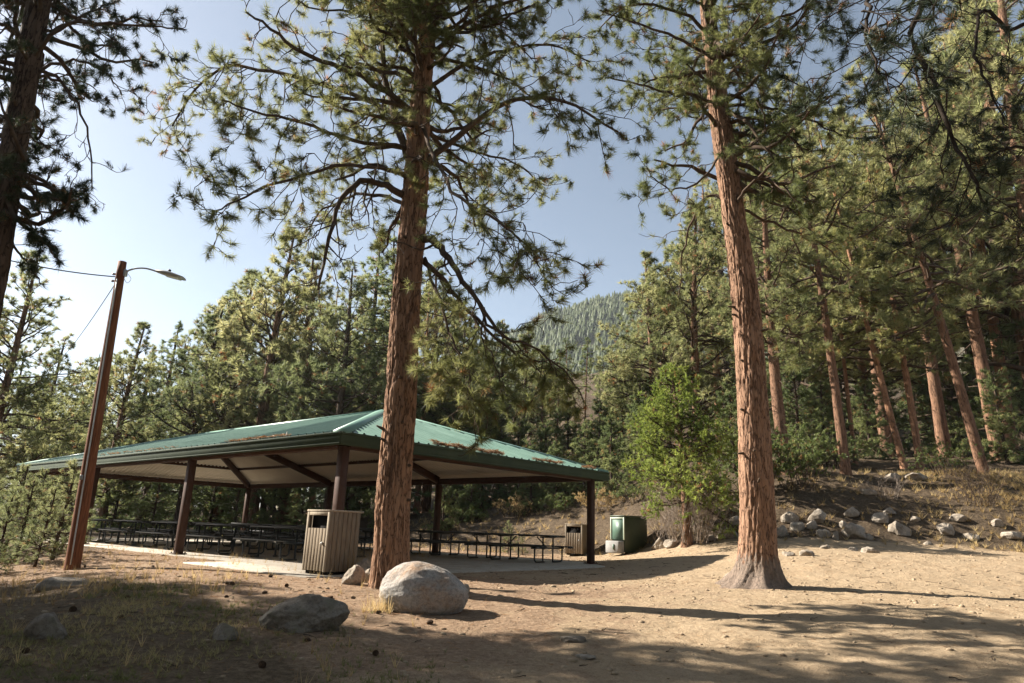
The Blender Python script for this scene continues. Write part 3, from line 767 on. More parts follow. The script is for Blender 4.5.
CFG_L = dict(CFG_R, dens=[3.4, 4.4, 0], extra=4)
_lb = at_depth(-62, 575, 10.5)
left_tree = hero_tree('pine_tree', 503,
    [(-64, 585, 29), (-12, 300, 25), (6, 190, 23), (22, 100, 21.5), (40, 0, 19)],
    10.5, 14.5, M['bark_dark'], M['needle_shade'],
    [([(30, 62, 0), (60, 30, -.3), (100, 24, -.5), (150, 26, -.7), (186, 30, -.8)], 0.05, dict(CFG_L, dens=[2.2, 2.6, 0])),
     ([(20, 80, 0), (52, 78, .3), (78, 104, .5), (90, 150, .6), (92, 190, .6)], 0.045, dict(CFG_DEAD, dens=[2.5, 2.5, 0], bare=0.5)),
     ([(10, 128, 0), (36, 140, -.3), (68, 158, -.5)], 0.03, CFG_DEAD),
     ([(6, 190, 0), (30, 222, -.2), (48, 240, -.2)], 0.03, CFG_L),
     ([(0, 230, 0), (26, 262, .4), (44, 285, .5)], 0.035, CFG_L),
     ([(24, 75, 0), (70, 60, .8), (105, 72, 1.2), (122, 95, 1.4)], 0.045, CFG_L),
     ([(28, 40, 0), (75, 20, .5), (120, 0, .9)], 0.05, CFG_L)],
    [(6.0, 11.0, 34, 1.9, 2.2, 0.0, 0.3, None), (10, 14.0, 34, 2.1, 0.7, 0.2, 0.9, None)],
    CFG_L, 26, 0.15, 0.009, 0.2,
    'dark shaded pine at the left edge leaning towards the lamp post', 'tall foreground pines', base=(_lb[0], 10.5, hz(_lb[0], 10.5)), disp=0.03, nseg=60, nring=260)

# ------------------------------------------------------------------ pavilion
def metal_paint(name, c1, c2, rough, spec, metal, scale=3.0, bump=0.05):
    return simple(name, c1, c2, scale, rough, spec, metal, bump)
M['roof'] = metal_paint('green_roof_sheet', (0.095, 0.175, 0.135), (0.165, 0.265, 0.21), 0.45, 0.5, 0.0, 1.2, 0.03)
M['fascia'] = metal_paint('green_fascia', (0.034, 0.050, 0.030), (0.052, 0.068, 0.040), 0.7, 0.15, 0.0, 2.0, 0.03)
M['ceil'] = metal_paint('cream_roof_underside', (0.70, 0.63, 0.52), (0.79, 0.72, 0.61), 0.6, 0.3, 0.0, 1.5, 0.02)
M['steel'] = metal_paint('brown_steel', (0.048, 0.026, 0.018), (0.07, 0.037, 0.026), 0.6, 0.15, 0.0, 4.0, 0.05)
M['concrete'] = simple('worn_concrete', (0.30, 0.26, 0.21), (0.43, 0.385, 0.32), 2.5, 0.9, 0.15, 0, 0.3)
M['black_metal'] = metal_paint('black_coated_metal', (0.014, 0.016, 0.015), (0.028, 0.03, 0.028), 0.42, 0.5, 0.0, 6, 0.05)

pav = empty('picnic_pavilion', (PN[0], PN[1], 0.0), YAW - PI / 2)
tag(pav, 'open picnic pavilion with green metal hip roof on brown steel posts', 'pavilion')
ZE = PHE + PFH                       # top of the eave
SL = (PHA - ZE) / (PW / 2 + PO)      # roof slope
def roof_sheet(off, amp, pitch, ribw):
    """corrugated sheets of the four slopes; ridges run down the slope"""
    mb = MB(); hw = PW / 2 + PO; Lx0, Lx1 = -PO, PW + PO; Ly0, Ly1 = -PO, PL + PO
    def face(org, e, inn, length, hipstart, hipend):
        ts = []
        t = 0.0
        while t < length:
            for q, hgt in ((0, 0), (pitch - ribw * 1.6, 0), (pitch - ribw * 1.2, amp), (pitch - ribw * 0.4, amp)):
                if t + q < length: ts.append((t + q, hgt))
            t += pitch
        ts.append((length, 0))
        bot = []; top = []
        for t_, hgt in ts:
            run = min(hw, t_, length - t_)
            b = org + e * t_; tp = b + inn * run
            bot.append([b[0], b[1], ZE + off + hgt]); top.append([tp[0], tp[1], ZE + off + hgt + run * SL])
        n = len(ts); V = np.array(bot + top)
        Q = [[i, i + 1, n + i + 1, n + i] for i in range(n - 1)]
        mb.add(V, Q)
    A = np.array
    face(A([Lx0, Ly0]), A([1., 0]), A([0, 1.]), Lx1 - Lx0, 1, 1)
    face(A([Lx1, Ly0]), A([0, 1.]), A([-1., 0]), Ly1 - Ly0, 1, 1)
    face(A([Lx1, Ly1]), A([-1., 0]), A([0, -1.]), Lx1 - Lx0, 1, 1)
    face(A([Lx0, Ly1]), A([0, -1.]), A([1., 0]), Ly1 - Ly0, 1, 1)
    return mb
roof = roof_sheet(0.0, 0.032, 0.30, 0.05).build('roof', M['roof'], pav)
roof_sheet(-0.06, -0.06, 0.17, 0.06).build('ceiling', M['ceil'], pav)
# hip and ridge caps
def cap_strip(p, q, w=0.17):
    p = np.array(p, float); q = np.array(q, float); d = unit(q - p)
    sd = unit(np.cross(d, [0, 0, 1.0])); dn = np.array([0, 0, -1.0])
    mb = MB(); V = []
    for P in (p, q):
        V += [P - sd * w + dn * (w * SL * 0.75) + [0, 0, 0.045], P + [0, 0, 0.060], P + sd * w + dn * (w * SL * 0.75) + [0, 0, 0.045],
              P - sd * w + dn * (w * SL * 0.75) + [0, 0, 0.012], P + sd * w + dn * (w * SL * 0.75) + [0, 0, 0.012]]
    mb.add(V, [[0, 1, 6, 5], [1, 2, 7, 6], [3, 0, 5, 8], [2, 4, 9, 7]], [[0, 3, 1], [1, 3, 4], [1, 4, 2], [5, 6, 8], [6, 9, 8], [6, 7, 9]])
    return mb
rz_ = PHA; cx_ = PW / 2; ca = (cx_, PW / 2, rz_); cb = (cx_, PL - PW / 2, rz_)
M['cap'] = metal_paint('green_roof_cap', (0.13, 0.235, 0.18), (0.16, 0.275, 0.215), 0.38, 0.5, 0.0, 1.2, 0.03)
cap_strip(ca, cb).build('ridge_cap', M['cap'], roof)
for (cxy, top) in (((-PO, -PO), ca), ((PW + PO, -PO), ca), ((PW + PO, PL + PO), cb), ((-PO, PL + PO), cb)):
    cap_strip((cxy[0], cxy[1], ZE), top).build('hip_cap', M['cap'], roof)
# fascia boards with a gutter lip
def fascia(p, q):
    mb = MB(); p = np.array(p, float); q = np.array(q, float)
    zc = PHE + PFH / 2
    mb.bar((*p, zc), (*q, zc), 0.03, PFH)
    out = unit(np.array([q[1] - p[1], -(q[0] - p[0])]))
    mb.bar((*(p + out * 0.028), PHE + PFH - 0.035), (*(q + out * 0.028), PHE + PFH - 0.035), 0.022, 0.05)
    mb.bar((*(p + out * 0.024), PHE + 0.028), (*(q + out * 0.024), PHE + 0.028), 0.014, 0.03)
    return mb
e = PO + 0.018; cs = [(-e, -e), (PW + e, -e), (PW + e, PL + e), (-e, PL + e)]
for i in range(4): fascia(cs[i], cs[(i + 1) % 4]).build('fascia', M['fascia'], pav)
# posts with base plates
for x in (0.0, PW):
    for kk in range(4):
        y = kk * PS
        mb = MB(); mb.box((x, y, PHE / 2 + 0.02), (0.18, 0.18, PHE), bev=0.012)
        p = mb.build('post', M['steel'], pav)
        mb2 = MB(); mb2.box((x, y, 0.035), (0.32, 0.32, 0.022), bev=0.004)
        for bx in (-.12, .12):
            for by in (-.12, .12): mb2.tube([(x + bx, y + by, 0.04), (x + bx, y + by, 0.075)], 0.016, 6)
        mb2.build('base_plate', M['steel'], p)
# eave beams, rafters, hips, purlins
def beam(name, p, q, w, h):
    MB().bar(p, q, w, h).build(name, M['steel'], pav)
zb = PHE + 0.075
beam('eave_beam', (0, 0.09, zb), (0, PL - 0.09, zb), 0.14, 0.20); beam('eave_beam', (PW, 0.09, zb), (PW, PL - 0.09, zb), 0.14, 0.20)
beam('eave_beam', (0.09, 0, zb - 0.003), (PW - 0.09, 0, zb - 0.003), 0.138, 0.20); beam('eave_beam', (0.09, PL, zb - 0.003), (PW - 0.09, PL, zb - 0.003), 0.138, 0.20)
def zroof(run): return ZE + run * SL
zo = -0.28
for kk in (1, 2):
    y = kk * PS
    for s_, x0 in ((1, 0.0), (-1, PW)):
        beam('rafter', (x0 + s_ * 0.05, y, zroof(PO + .05) + zo), (cx_ - s_ * 0.04, y, PHA + zo - 0.02), 0.13, 0.24)
for (x0, y0, sx, sy, top) in ((0, 0, 1, 1, ca), (PW, 0, -1, 1, ca), (PW, PL, -1, -1, cb), (0, PL, 1, -1, cb)):
    beam('hip_rafter', (x0 + sx * .05, y0 + sy * .05, zroof(PO + .05) + zo), (top[0] - sx * .05, top[1] - sy * 0.05, PHA + zo - 0.02), 0.13, 0.24)
beam('ridge_beam', (cx_, PW / 2 - 0.1, PHA + zo + 0.05), (cx_, PL - PW / 2 + 0.1, PHA + zo + 0.05), 0.14, 0.2)
for run in (1.55, 3.1):
    z = zroof(PO + run) - 0.135
    beam('purlin', (run, run, z), (run, PL - run, z), 0.07, 0.13); beam('purlin', (PW - run, run, z), (PW - run, PL - run, z), 0.07, 0.13)
    beam('purlin', (run, run, z - .002), (PW - run, run, z - .002), 0.07, 0.13); beam('purlin', (run, PL - run, z - .002), (PW - run, PL - run, z - .002), 0.07, 0.13)

# concrete floor under the roof
def pad():
    mb = MB(); xs = np.linspace(-1.35, PW + 0.9, 60); ys = np.linspace(-1.15, PL + 0.9, 110)
    mb.box(((-0.2 + xs[-1]) / 2, (ys[0] + ys[-1]) / 2, -0.09), (xs[-1] + 0.2, ys[-1] - ys[0], 0.20), bev=0.012)
    mb.box(((xs[0] - 0.205) / 2, (ys[0] + 3.4) / 2, -0.092), (-0.205 - xs[0], 3.4 - ys[0], 0.20), bev=0.012)
    o = mb.build('pavement', M['concrete']); o.location = (PN[0], PN[1], 0); o.rotation_euler = (0, 0, YAW - PI / 2)
    tag(o, 'worn concrete floor slab under the pavilion', 'pavement', kind='structure')
pad()
def pav_world(u, v): return PN + PB * u + PA * v

# brown needles lying along the eave
def eave_needles():
    r = np.random.default_rng(77); P = []
    for (u0, u1, n, vv) in ((2.2, 4.6, 520, None), (5.9, 7.2, 170, None), (8.2, 8.8, 70, None)):
        u = r.uniform(u0, u1, n); run = np.abs(r.normal(0, 0.07, n)) + 0.02
        P.append(np.stack([u, -PO + run, ZE + run * SL + 0.035 + r.uniform(0, 0.05, n) * (1 + np.sin(u * 9) * .7)], 1))
    for (v0, v1, n) in ((1.6, 4.2, 130), (7.0, 12.0, 70)):
        v = r.uniform(v0, v1, n); run = np.abs(r.normal(0, 0.06, n)) + 0.02
        P.append(np.stack([-PO + run, v, ZE + run * SL + 0.035 + r.uniform(0, 0.03, n)], 1))
    P = np.vstack(P); D = r.normal(size=P.shape); D[:, 2] *= 0.15
    V, T, a = needles(P, D, 4, 0.13, 0.012, spread=(0, 0.5), seed=5)
    V[:, 2] = np.maximum(V[:, 2], ZE + 0.0)
    o = link_mesh('fallen_needles', np_mesh('fallen_needles', V, T, M['needle_brown'], False, a))
    o.location = (PN[0], PN[1], 0); o.rotation_euler = (0, 0, YAW - PI / 2)
    tag(o, 'rusty brown fallen needles gathered along the roof edge', 'needles', kind='stuff')
eave_needles()

# ------------------------------------------------------------------ picnic tables
def make_table():
    o = empty('picnic_table', (0, 0, 0))
    L = 2.36
    def plank(y, w, z, name):
        mb = MB(); n = max(2, round(w / 0.125)); pw = w / n
        for i in range(n): mb.box((0, y - w / 2 + pw * (i + .5), z), (L, pw - 0.012, 0.035), bev=0.008)
        for x in (-L / 2 + .02, L / 2 - .02): mb.box((x, y, z - 0.03), (0.03, w - .01, 0.03))
        mb.box((0, y, z - 0.03), (0.04, w - .02, 0.028))
        return mb.build(name, M['black_metal'], o)
    plank(0, 0.74, 0.755, 'tabletop'); plank(0.66, 0.27, 0.45, 'bench'); plank(-0.66, 0.27, 0.45, 'bench')
    for sx in (-1, 1):
        x = sx * 0.82; mb = MB()
        for sy in (-1, 1):
            mb.tube([(x, sy * 0.24, 0.725), (x, sy * 0.24, 0.03), (x, sy * 0.30, 0.025)], 0.024, 8)
            mb.tube([(x + sx * .03, sy * 0.66, 0.42), (x + sx * .03, sy * 0.66, 0.08), (x + sx * .03, sy * 0.60, 0.025), (x + sx * .03, sy * 0.2, 0.022)], 0.024, 8)
        mb.bar((x, -0.78, 0.405), (x, 0.78, 0.405), 0.04, 0.05); mb.bar((x, -0.36, 0.712), (x, 0.36, 0.712), 0.04, 0.045)
        mb.tube([(x - sx * 0.02, 0, 0.40), (x - sx * 0.42, 0, 0.715)], 0.016, 6)
        mb.build('leg_frame', M['black_metal'], o, False)
    return o
T0 = make_table(); used_t = [False]
def place_table(u, v, label, group):
    p = pav_world(u, v)
    o = T0 if not used_t[0] else copy_thing(T0)
    used_t[0] = True
    o.location = (p[0], p[1], 0.012); o.rotation_euler = (0, 0, YAW + random.uniform(-.015, .015))
    tag(o, label, 'picnic table', group)
ORD = ['first', 'second', 'third', 'fourth', 'fifth', 'sixth', 'seventh', 'eighth']
for i in range(7):
    v = 1.75 + i * 2.62
    place_table(PW - 0.85, v, 'black metal picnic table, %s from the right corner post in the far row' % ORD[i] if i else
                'black metal picnic table beside the right corner post of the pavilion', 'picnic tables under the roof')
for i in range(5):
    v = 5.3 + i * 2.75
    place_table(PW * 0.5, v, 'black metal picnic table, %s leftwards from the nearer bin in the middle row' % ORD[i], 'picnic tables under the roof')
for i in range(5):
    v = 4.15 + i * 2.95
    place_table(1.55, v, 'black metal picnic table, %s leftwards from the nearer bin in the front row' % ORD[i], 'picnic tables under the roof')

# ------------------------------------------------------------------ wooden litter bins
M['wood'] = simple('weathered_boards', (0.14, 0.108, 0.075), (0.26, 0.205, 0.145), 5, 0.85, 0.15, 0, 0.4, stretch=(9, 9, 0.8))
M['wood_pale'] = simple('pale_board_frame', (0.25, 0.205, 0.15), (0.37, 0.31, 0.235), 5, 0.85, 0.15, 0, 0.3, stretch=(6, 6, 1.2))
M['dark_in'] = simple('dark_bin_liner', (0.012, 0.011, 0.010), (0.02, 0.018, 0.016), 5, 0.9, 0.1, 0, 0)
M['galv'] = simple('dull_galvanised', (0.38, 0.38, 0.37), (0.52, 0.52, 0.50), 9, 0.45, 0.5, 0.6, 0.1)
def make_bin():
    o = empty('litter_bin', (0, 0, 0)); w, d, h = 0.68, 0.72, 1.10
    r = random.Random(4)
    def boards(side):
        mb = MB(); n = 7
        for i in range(n):
            t = -0.5 + (i + .5) / n; j = r.uniform(-.004, .004)
            if side in (-1, 1): mb.box((side * (w / 2 - 0.012 + j * .5), t * (d - 0.02), h / 2 + 0.03 + j), (0.024, (d - 0.02) / n - 0.010, h - 0.04), bev=0.004)
            else: mb.box((t * (w - 0.06), d / 2 - 0.012 + j * .5, h / 2 + 0.03 + j), ((w - 0.06) / n - 0.010, 0.024, h - 0.04), bev=0.004)
        return mb.build('side_panel', M['wood'], o)
    boards(-1); boards(1); boards(0)
    mb = MB()                                    # front frame: two stiles, top rail
    for s in (-1, 1): mb.box((s * (w / 2 - 0.030), -d / 2 + 0.014, h / 2 + 0.03), (0.058, 0.034, h - 0.04), bev=0.005)
    mb.box((0, -d / 2 + 0.014, h - 0.035), (w - 0.120, 0.034, 0.075), bev=0.005)
    mb.build('front_frame', M['wood_pale'], o)
    mb = MB(); n = 6
    for i in range(n): mb.box((-0.275 + (i + .5) * 0.55 / n, -d / 2 + 0.010 + r.uniform(-.003, .003), 0.43), (0.55 / n - 0.008, 0.024, 0.74), bev=0.004)
    dr = mb.build('door', M['wood'], o)
    mb = MB(); mb.box((0.205, -d / 2 - 0.014, 0.54), (0.032, 0.020, 0.045), bev=0.004); mb.tube([(0.21, -d / 2 - 0.02, 0.55), (0.21, -d / 2 - 0.045, 0.55), (0.21, -d / 2 - 0.045, 0.51)], 0.009, 6)
    mb.build('latch', M['galv'], dr)
    mb = MB(); mb.box((0, 0.02, h + 0.012), (w + 0.03, d + 0.06, 0.034), bev=0.008); mb.build('top', M['wood_pale'], o)
    mb = MB(); mb.box((0, 0.03, h / 2 + 0.02), (w - 0.12, d - 0.12, h - 0.06)); mb.build('liner', M['dark_in'], o)
    mb = MB(); mb.box((0, 0.0, 0.03), (w - 0.10, d - 0.10, 0.06)); mb.build('plinth', M['dark_in'], o)
    return o
bin1 = make_bin()
p = at_depth(329, 572, 13.35); bp = np.array([p[0], 13.35])
bin1.location = (bp[0], bp[1], 0.012); bin1.rotation_euler = (0, 0, math.atan2(PB[1], PB[0]) - PI / 2 + 0.02)
tag(bin1, 'weathered wooden slatted litter bin beside the big pine trunk', 'litter bin', 'wooden litter bins')
bin2 = copy_thing(bin1); g2 = at_ground(577, 556.5)
print('BIN2', g2)
bin2.location = (g2[0], g2[1] + 0.3, hz(g2[0], g2[1] + .3) + 0.0); bin2.rotation_euler = (0, 0, -0.38); bin2.scale = (0.98, 0.98, 0.98)
tag(bin2, 'pale wooden slatted litter bin far behind the right corner post', 'litter bin', 'wooden litter bins')

# ------------------------------------------------------------------ green metal bin further back
M['olive'] = metal_paint('olive_green_paint', (0.026, 0.036, 0.016), (0.042, 0.054, 0.023), 0.5, 0.4, 0, 3, 0.1)
M['teal'] = metal_paint('faded_teal_panel', (0.06, 0.11, 0.08), (0.09, 0.15, 0.11), 0.5, 0.4, 0, 3, 0.1)
M['pale_green'] = metal_paint('pale_green_frame', (0.36, 0.42, 0.32), (0.46, 0.52, 0.41), 0.5, 0.4, 0, 4, 0.05)
M['pale_block'] = simple('pale_concrete_block', (0.21, 0.205, 0.195), (0.30, 0.29, 0.275), 6, 0.85, 0.2, 0, 0.2)
g3 = at_ground(632, 553)
print('DUMPSTER', g3)
sk = depth_of(g3) / CAM_F
db = empty('metal_bin', (g3[0], g3[1] + 0.4, hz(g3[0], g3[1] + 0.4) - 0.02), -0.92)
tag(db, 'dark green metal box with a pale framed front panel beside the bright green tree', 'metal bin')
bw, bd, bh = 0.62, 1.15, 36 * sk
mb = MB(); mb.box((0, 0, bh / 2), (bw, bd, bh - 0.06), bev=0.03); mb.build('body', M['olive'], db)
mb = MB(); mb.box((0, -0.01, bh + 0.0), (bw + 0.06, bd + 0.08, 0.06), bev=0.02); mb.build('lid', M['olive'], db)
mb = MB(); pz0, pz1 = bh * 0.36, bh * 0.97
for s in (-1, 1): mb.box((s * (bw / 2 - 0.01), -bd / 2 - 0.03, (pz0 + pz1) / 2), (0.05, 0.05, pz1 - pz0), bev=0.008)
mb.box((0, -bd / 2 - 0.031, pz1 - 0.03), (bw - 0.072, 0.048, 0.05), bev=0.008); mb.build('front_frame', M['pale_green'], db)
mb = MB(); mb.box((0, -bd / 2 - 0.02, (pz0 + pz1) / 2 - 0.03), (bw - 0.08, 0.02, pz1 - pz0 - 0.07)); mb.build('front_panel', M['teal'], db)
mb = MB(); mb.box((0, -bd / 2 - 0.17, bh * 0.165), (bw * 1.02, 0.30, bh * 0.33), bev=0.03); blk = mb.build('foot_block', M['pale_block'], db)
mb = MB(); mb.tube([(0.1, -bd / 2 - 0.335, bh * 0.10), (0.1, -bd / 2 - 0.335, bh * 0.24)], 0.03, 8); mb.build('handle', M['teal'], blk)

# ------------------------------------------------------------------ street lamp on a timber pole, overhead cables
M['pole_wood'] = simple('red_brown_timber', (0.085, 0.03, 0.015), (0.27, 0.11, 0.052), 4, 0.8, 0.2, 0, 0.6, stretch=(12, 12, 0.7))
M['lamp_grey'] = metal_paint('grey_lamp_housing', (0.30, 0.31, 0.31), (0.38, 0.39, 0.38), 0.5, 0.4, 0, 8, 0.05)
M['lens'] = metal_paint('lamp_lens', (0.55, 0.56, 0.54), (0.62, 0.62, 0.6), 0.25, 0.5, 0, 8, 0.0)
M['cable'] = metal_paint('black_cable', (0.02, 0.02, 0.02), (0.035, 0.033, 0.03), 0.6, 0.3, 0, 8, 0.0)
lb = at_ground(72, 569); LY = lb[1]
print('LAMP', lb)
lamp = empty('street_lamp', lb); tag(lamp, 'reddish timber lamp post with a curved arm and grey lamp head', 'street lamp')
top = at_depth(122.5, 262, LY) - lb; sc_ = depth_of(lb) / CAM_F; sct = depth_of(lb + top) / CAM_F
n = 26; pts = np.array([top * t for t in np.linspace(-0.04, 1, n)]); rad = np.linspace(7.4 * sc_, 3.9 * sct, n)
MB().tube(pts, rad, 20).build('pole', M['pole_wood'], lamp, True)
def lp(px, py, dY=0.0): return at_depth(px, py, LY + dY) - lb
arm = MB(); arm.tube(spline([lp(125, 273), lp(130, 270), lp(138, 268.2), lp(147, 268.6), lp(157, 271.5, -.02), lp(162, 273.2, -.02)], 24), 0.020, 8)
arm.box(lp(125.5, 273), (0.06, 0.10, 0.16), bev=0.01); arm.tube(spline([lp(124, 278), lp(127, 283), lp(131, 279), lp(128, 274)], 14), 0.006, 5)
arm.build('arm', M['galv'], lamp, True)
a = lp(157, 271.5, -.02); b = lp(183, 278.5, -.05); d = unit(b - a); Ld = np.linalg.norm(b - a)
sd = unit(np.cross(d, [0, 0, 1.0])); up = np.cross(sd, d); Mx = np.stack([d, sd, up], 1)
mb = MB(); n = 14; secs = []
ring = 12; V = []
for i in range(n):
    t = i / (n - 1); w = 0.17 * (0.45 + 0.55 * math.sin(min(1, t * 1.8) * PI / 2)) * (1 if t < .93 else .8); hgt = 0.055 * (0.7 + 0.5 * math.sin(PI * min(1, t * 1.1)))
    for k in range(ring):
        th = 2 * PI * k / ring; cx2, sx2 = math.cos(th), math.sin(th)
        V.append(a + d * (t * Ld) + sd * (w * np.sign(cx2) * abs(cx2) ** .7) + up * (hgt * (sx2 if sx2 > 0 else sx2 * .55)))
Q = [[i * ring + k, (i + 1) * ring + k, (i + 1) * ring + (k + 1) % ring, i * ring + (k + 1) % ring] for i in range(n - 1) for k in range(ring)]
mb.add(V, Q); mb.add(V[:ring], None, [[0, k + 1, k] for k in range(1, ring - 1)]); mb.add(V[-ring:], None, [[0, k, k + 1] for k in range(1, ring - 1)])
hd = mb.build('lamp_head', M['lamp_grey'], lamp, True)
mb = MB(); mb.tube([a + d * Ld * .42 + up * .04, a + d * Ld * .42 + up * .11, a + d * Ld * .42 + up * .125], [0.035, 0.035, 0.02], 10); mb.build('photocell', M['cable'], hd)
mb = MB(); mb.box(a + d * Ld * .6 - up * 0.034, (Ld * .55, 0.22, 0.02), Mx, bev=0.005); mb.build('lens', M['lens'], hd)
cd_ = np.array([0.0, -1.0, 0.12]); cd_ /= np.linalg.norm(cd_)
mb = MB(); mb.tube([top * t + cd_ * (np.interp(t, [0, 1], [7.4 * sc_, 3.9 * sct]) + 0.012) + np.array([0.05, 0, 0]) * (1 - t) for t in np.linspace(0.01, 0.93, 20)], 0.014, 7); mb.build('conduit', M['galv'], lamp, True)
for t in (0.93, 0.955):
    q = top * t; mb = MB(); mb.tube([q + np.array([-0.10, 0, 0]), q + np.array([-0.16, 0, 0.0]), q + np.array([-0.19, 0, 0.02])], [0.02, 0.03, 0.018], 8); mb.build('insulator', M['lamp_grey'], lamp, True)
mb = MB(); q = top * 0.27 + cd_ * (6.4 * sc_ + 0.006) + np.array([-0.04, 0, 0]); mb.box(q, (0.07, 0.008, 0.10), bev=0.002); mb.build('tag', M['galv'], lamp)
def cable(name, pts, r, label):
    mb = MB(); mb.tube(pts, r, 6); o = mb.build(name, M['cable'], None, True); tag(o, label, 'cable', 'overhead cables'); return o
def sag(p, q, s, n=40):
    t = np.linspace(0, 1, n)[:, None]; P = p + (q - p) * t; P[:, 2] -= (s * 4 * t * (1 - t))[:, 0]; return P
cable('overhead_cable', sag(at_depth(119, 277, LY), at_depth(-260, 150, LY - 3), 0.5), 0.013, 'thick overhead cable running left from the lamp post to the frame edge')
cable('overhead_cable', sag(at_depth(117, 281, LY), at_depth(52, 366, LY + 24), 0.35), 0.010, 'thin cable slanting down from the lamp post into the far trees')

# ------------------------------------------------------------------ rocks
def ico(sub):
    import bmesh
    bm = bmesh.new(); bmesh.ops.create_icosphere(bm, subdivisions=sub, radius=1.0)
    V = np.array([v.co[:] for v in bm.verts]); F = np.array([[v.index for v in f.verts] for f in bm.faces]); bm.free(); return V, F
ICO5, ICO4 = ico(6), ico(5)
def rock_shape(seed, dims, ang=0.5, rough=0.06, ico_=None, skew=0.0, flat=0.35):
    V, F = ico_ or ICO4
    V = V.copy(); r = np.random.default_rng(seed)
    # planar cuts make facets, then noise roughens them
    for i in range(int(7 + 9 * ang)):
        nrm = unit(r.normal(size=3) * np.array([1, 1, 1.3])); dd = r.uniform(0.50, 0.86)
        s = V @ nrm; over = np.maximum(s - dd, 0); V = V - nrm[None] * (over * (0.75 + 0.24 * ang))[:, None]
    n = unit(V)
    V = V + n * (0.14 * fbm(n[:, 0] * 1.6 + seed, n[:, 1] * 1.6, n[:, 2] * 1.6, 3, seed) + rough * fbm(n[:, 0] * 5, n[:, 1] * 5 + seed, n[:, 2] * 5, 4, seed + 1))[:, None]
    V[:, 0] += skew * np.maximum(V[:, 2], 0) 
    V[:, 2] = np.where(V[:, 2] < -flat, -flat + (V[:, 2] + flat) * 0.25, V[:, 2])
    V = V * np.array(dims); return V, F
def rock(pix, wpx, hpx, seed, mat, label, group=None, ang=0.5, deep=0.8, rz=0.0, name='rock', skew=0.0, ico_=None, rough=0.06, sink=0.12, loc=None):
    g = at_ground(*pix) if loc is None else loc
    k = depth_of(g) / CAM_F; w, hh = wpx * k, hpx * k
    y = g[1] + w * deep * 0.35
    V, F = rock_shape(seed, (w / 2 * 1.06, w / 2 * deep, hh / 1.3), ang, rough, ico_, skew)
    V[:, 2] += -V[:, 2].min() - hh * sink
    o = link_mesh(name, np_mesh(name, V, F, mat, True)); o.location = (g[0], y, hz(g[0], y)); o.rotation_euler = (0, 0, rz)
    o['label'] = label; o['category'] = 'boulder' if name == 'boulder' else 'rock'
    if group: o['group'] = group
    return o

# the big boulder, modelled on its silhouette
def hero_boulder():
    V, F = ICO5; V = V.copy(); n = unit(V)
    g = at_ground(420, 614); k = depth_of(g) / CAM_F
    x, y, z = V.T
    # rounded block: steep left shoulder, long slope to the right, slight undercut
    s = 1 / (np.abs(x) ** 2.5 + np.abs(y) ** 2.4 + np.abs(z) ** 2.4) ** (1 / 2.45)
    V = V * s[:, None]
    zt = np.interp(V[:, 0], [-1, -.85, -.55, -.15, .25, .6, .88, 1.0], [0.70, 0.95, 1.06, 1.04, 0.93, 0.78, 0.62, 0.5])
    V[:, 2] = np.where(V[:, 2] > 0, V[:, 2] * zt * 1.15, V[:, 2] * 0.95)
    for nr, dd in (((-.7, -.45, .55), .98), ((.35, -.8, .45), .98), ((.75, -.2, .6), .92), ((0.1, -.95, -.1), .92)):
        nr = unit(np.array(nr)); q = V @ nr; V = V - nr[None] * (np.maximum(q - dd, 0) * .8)[:, None]
    n = unit(V)
    V = V + n * (0.07 * fbm(n[:, 0] * 1.7, n[:, 1] * 1.7, n[:, 2] * 1.7 + 4, 3, 8) + 0.032 * fbm(n[:, 0] * 6, n[:, 1] * 6, n[:, 2] * 6, 4, 9) + 0.012 * fbm(n[:, 0] * 20, n[:, 1] * 20, n[:, 2] * 20, 3, 10))[:, None]
    w = 90 * k / 2; V = V * np.array([w, w * 0.72, 0.40 * 52 * k])
    V[:, 2] += -V[:, 2].min()
    V[:, 2] *= 57 * k / V[:, 2].max(); V[:, 2] -= 6 * k
    o = link_mesh('boulder', np_mesh('boulder', V, F, M['rock_hero'], True)); yy = g[1] + w * 0.50
    o.location = (g[0], yy, hz(g[0], yy) - 0.02); o.rotation_euler = (0, 0, 0.0)
    tag(o, 'big rounded grey granite boulder in front of the pine trunk', 'boulder')
    print('BOULDER', o.location)
hero_boulder()
rock((294, 632), 92, 38, 12, M['rock_shade'], 'dark low boulder lying in the shade left of the big grey boulder', None, 0.4, 0.8, 0.0, 'boulder', ico_=ICO5, skew=0.25, sink=0.3)
rock((222, 641), 32, 15, 15, M['rock_shade'], 'small dull stone just left of the dark low boulder', None, 0.5, 0.8)
rock((40, 640), 42, 28, 17, M['rock_shade'], 'grey half buried rock in the shaded grass near the left edge', None, 0.7, 0.8, 0.4, sink=0.25, ico_=ICO5)
rock((50, 590), 58, 14, 19, M['rock'], 'long flat pale rock just in front of the lamp post foot', None, 0.6, 0.7, 0.0, sink=0.3)
rock((352, 585), 23, 19, 21, M['rock'], 'small pale rounded rock, left one at the foot of the big pine trunk', None, 0.3, 0.9)
rock((362, 578), 20, 19, 22, M['rock'], 'small rounded rock behind the other two, against the big pine trunk', None, 0.3, 0.9)
rock((369, 583), 16, 19, 24, M['rock'], 'small tan rock wedged between the pale rock and the big pine trunk', None, 0.3, 0.9)
rock((465, 593), 11, 9, 27, M['rock'], 'small white stone at the right end of the big grey boulder', None, 0.3, 0.9)
rock((571, 643), 30, 9, 28, M['rock_shade'], 'flat grey stone set in the sand in the foreground shade edge', None, 0.6, 0.6, sink=0.3)
rock((586, 660), 26, 5, 29, M['rock'], 'flat pale stone nearly buried in the sand in front of the grey one', None, 0.6, 0.7, sink=0.35)
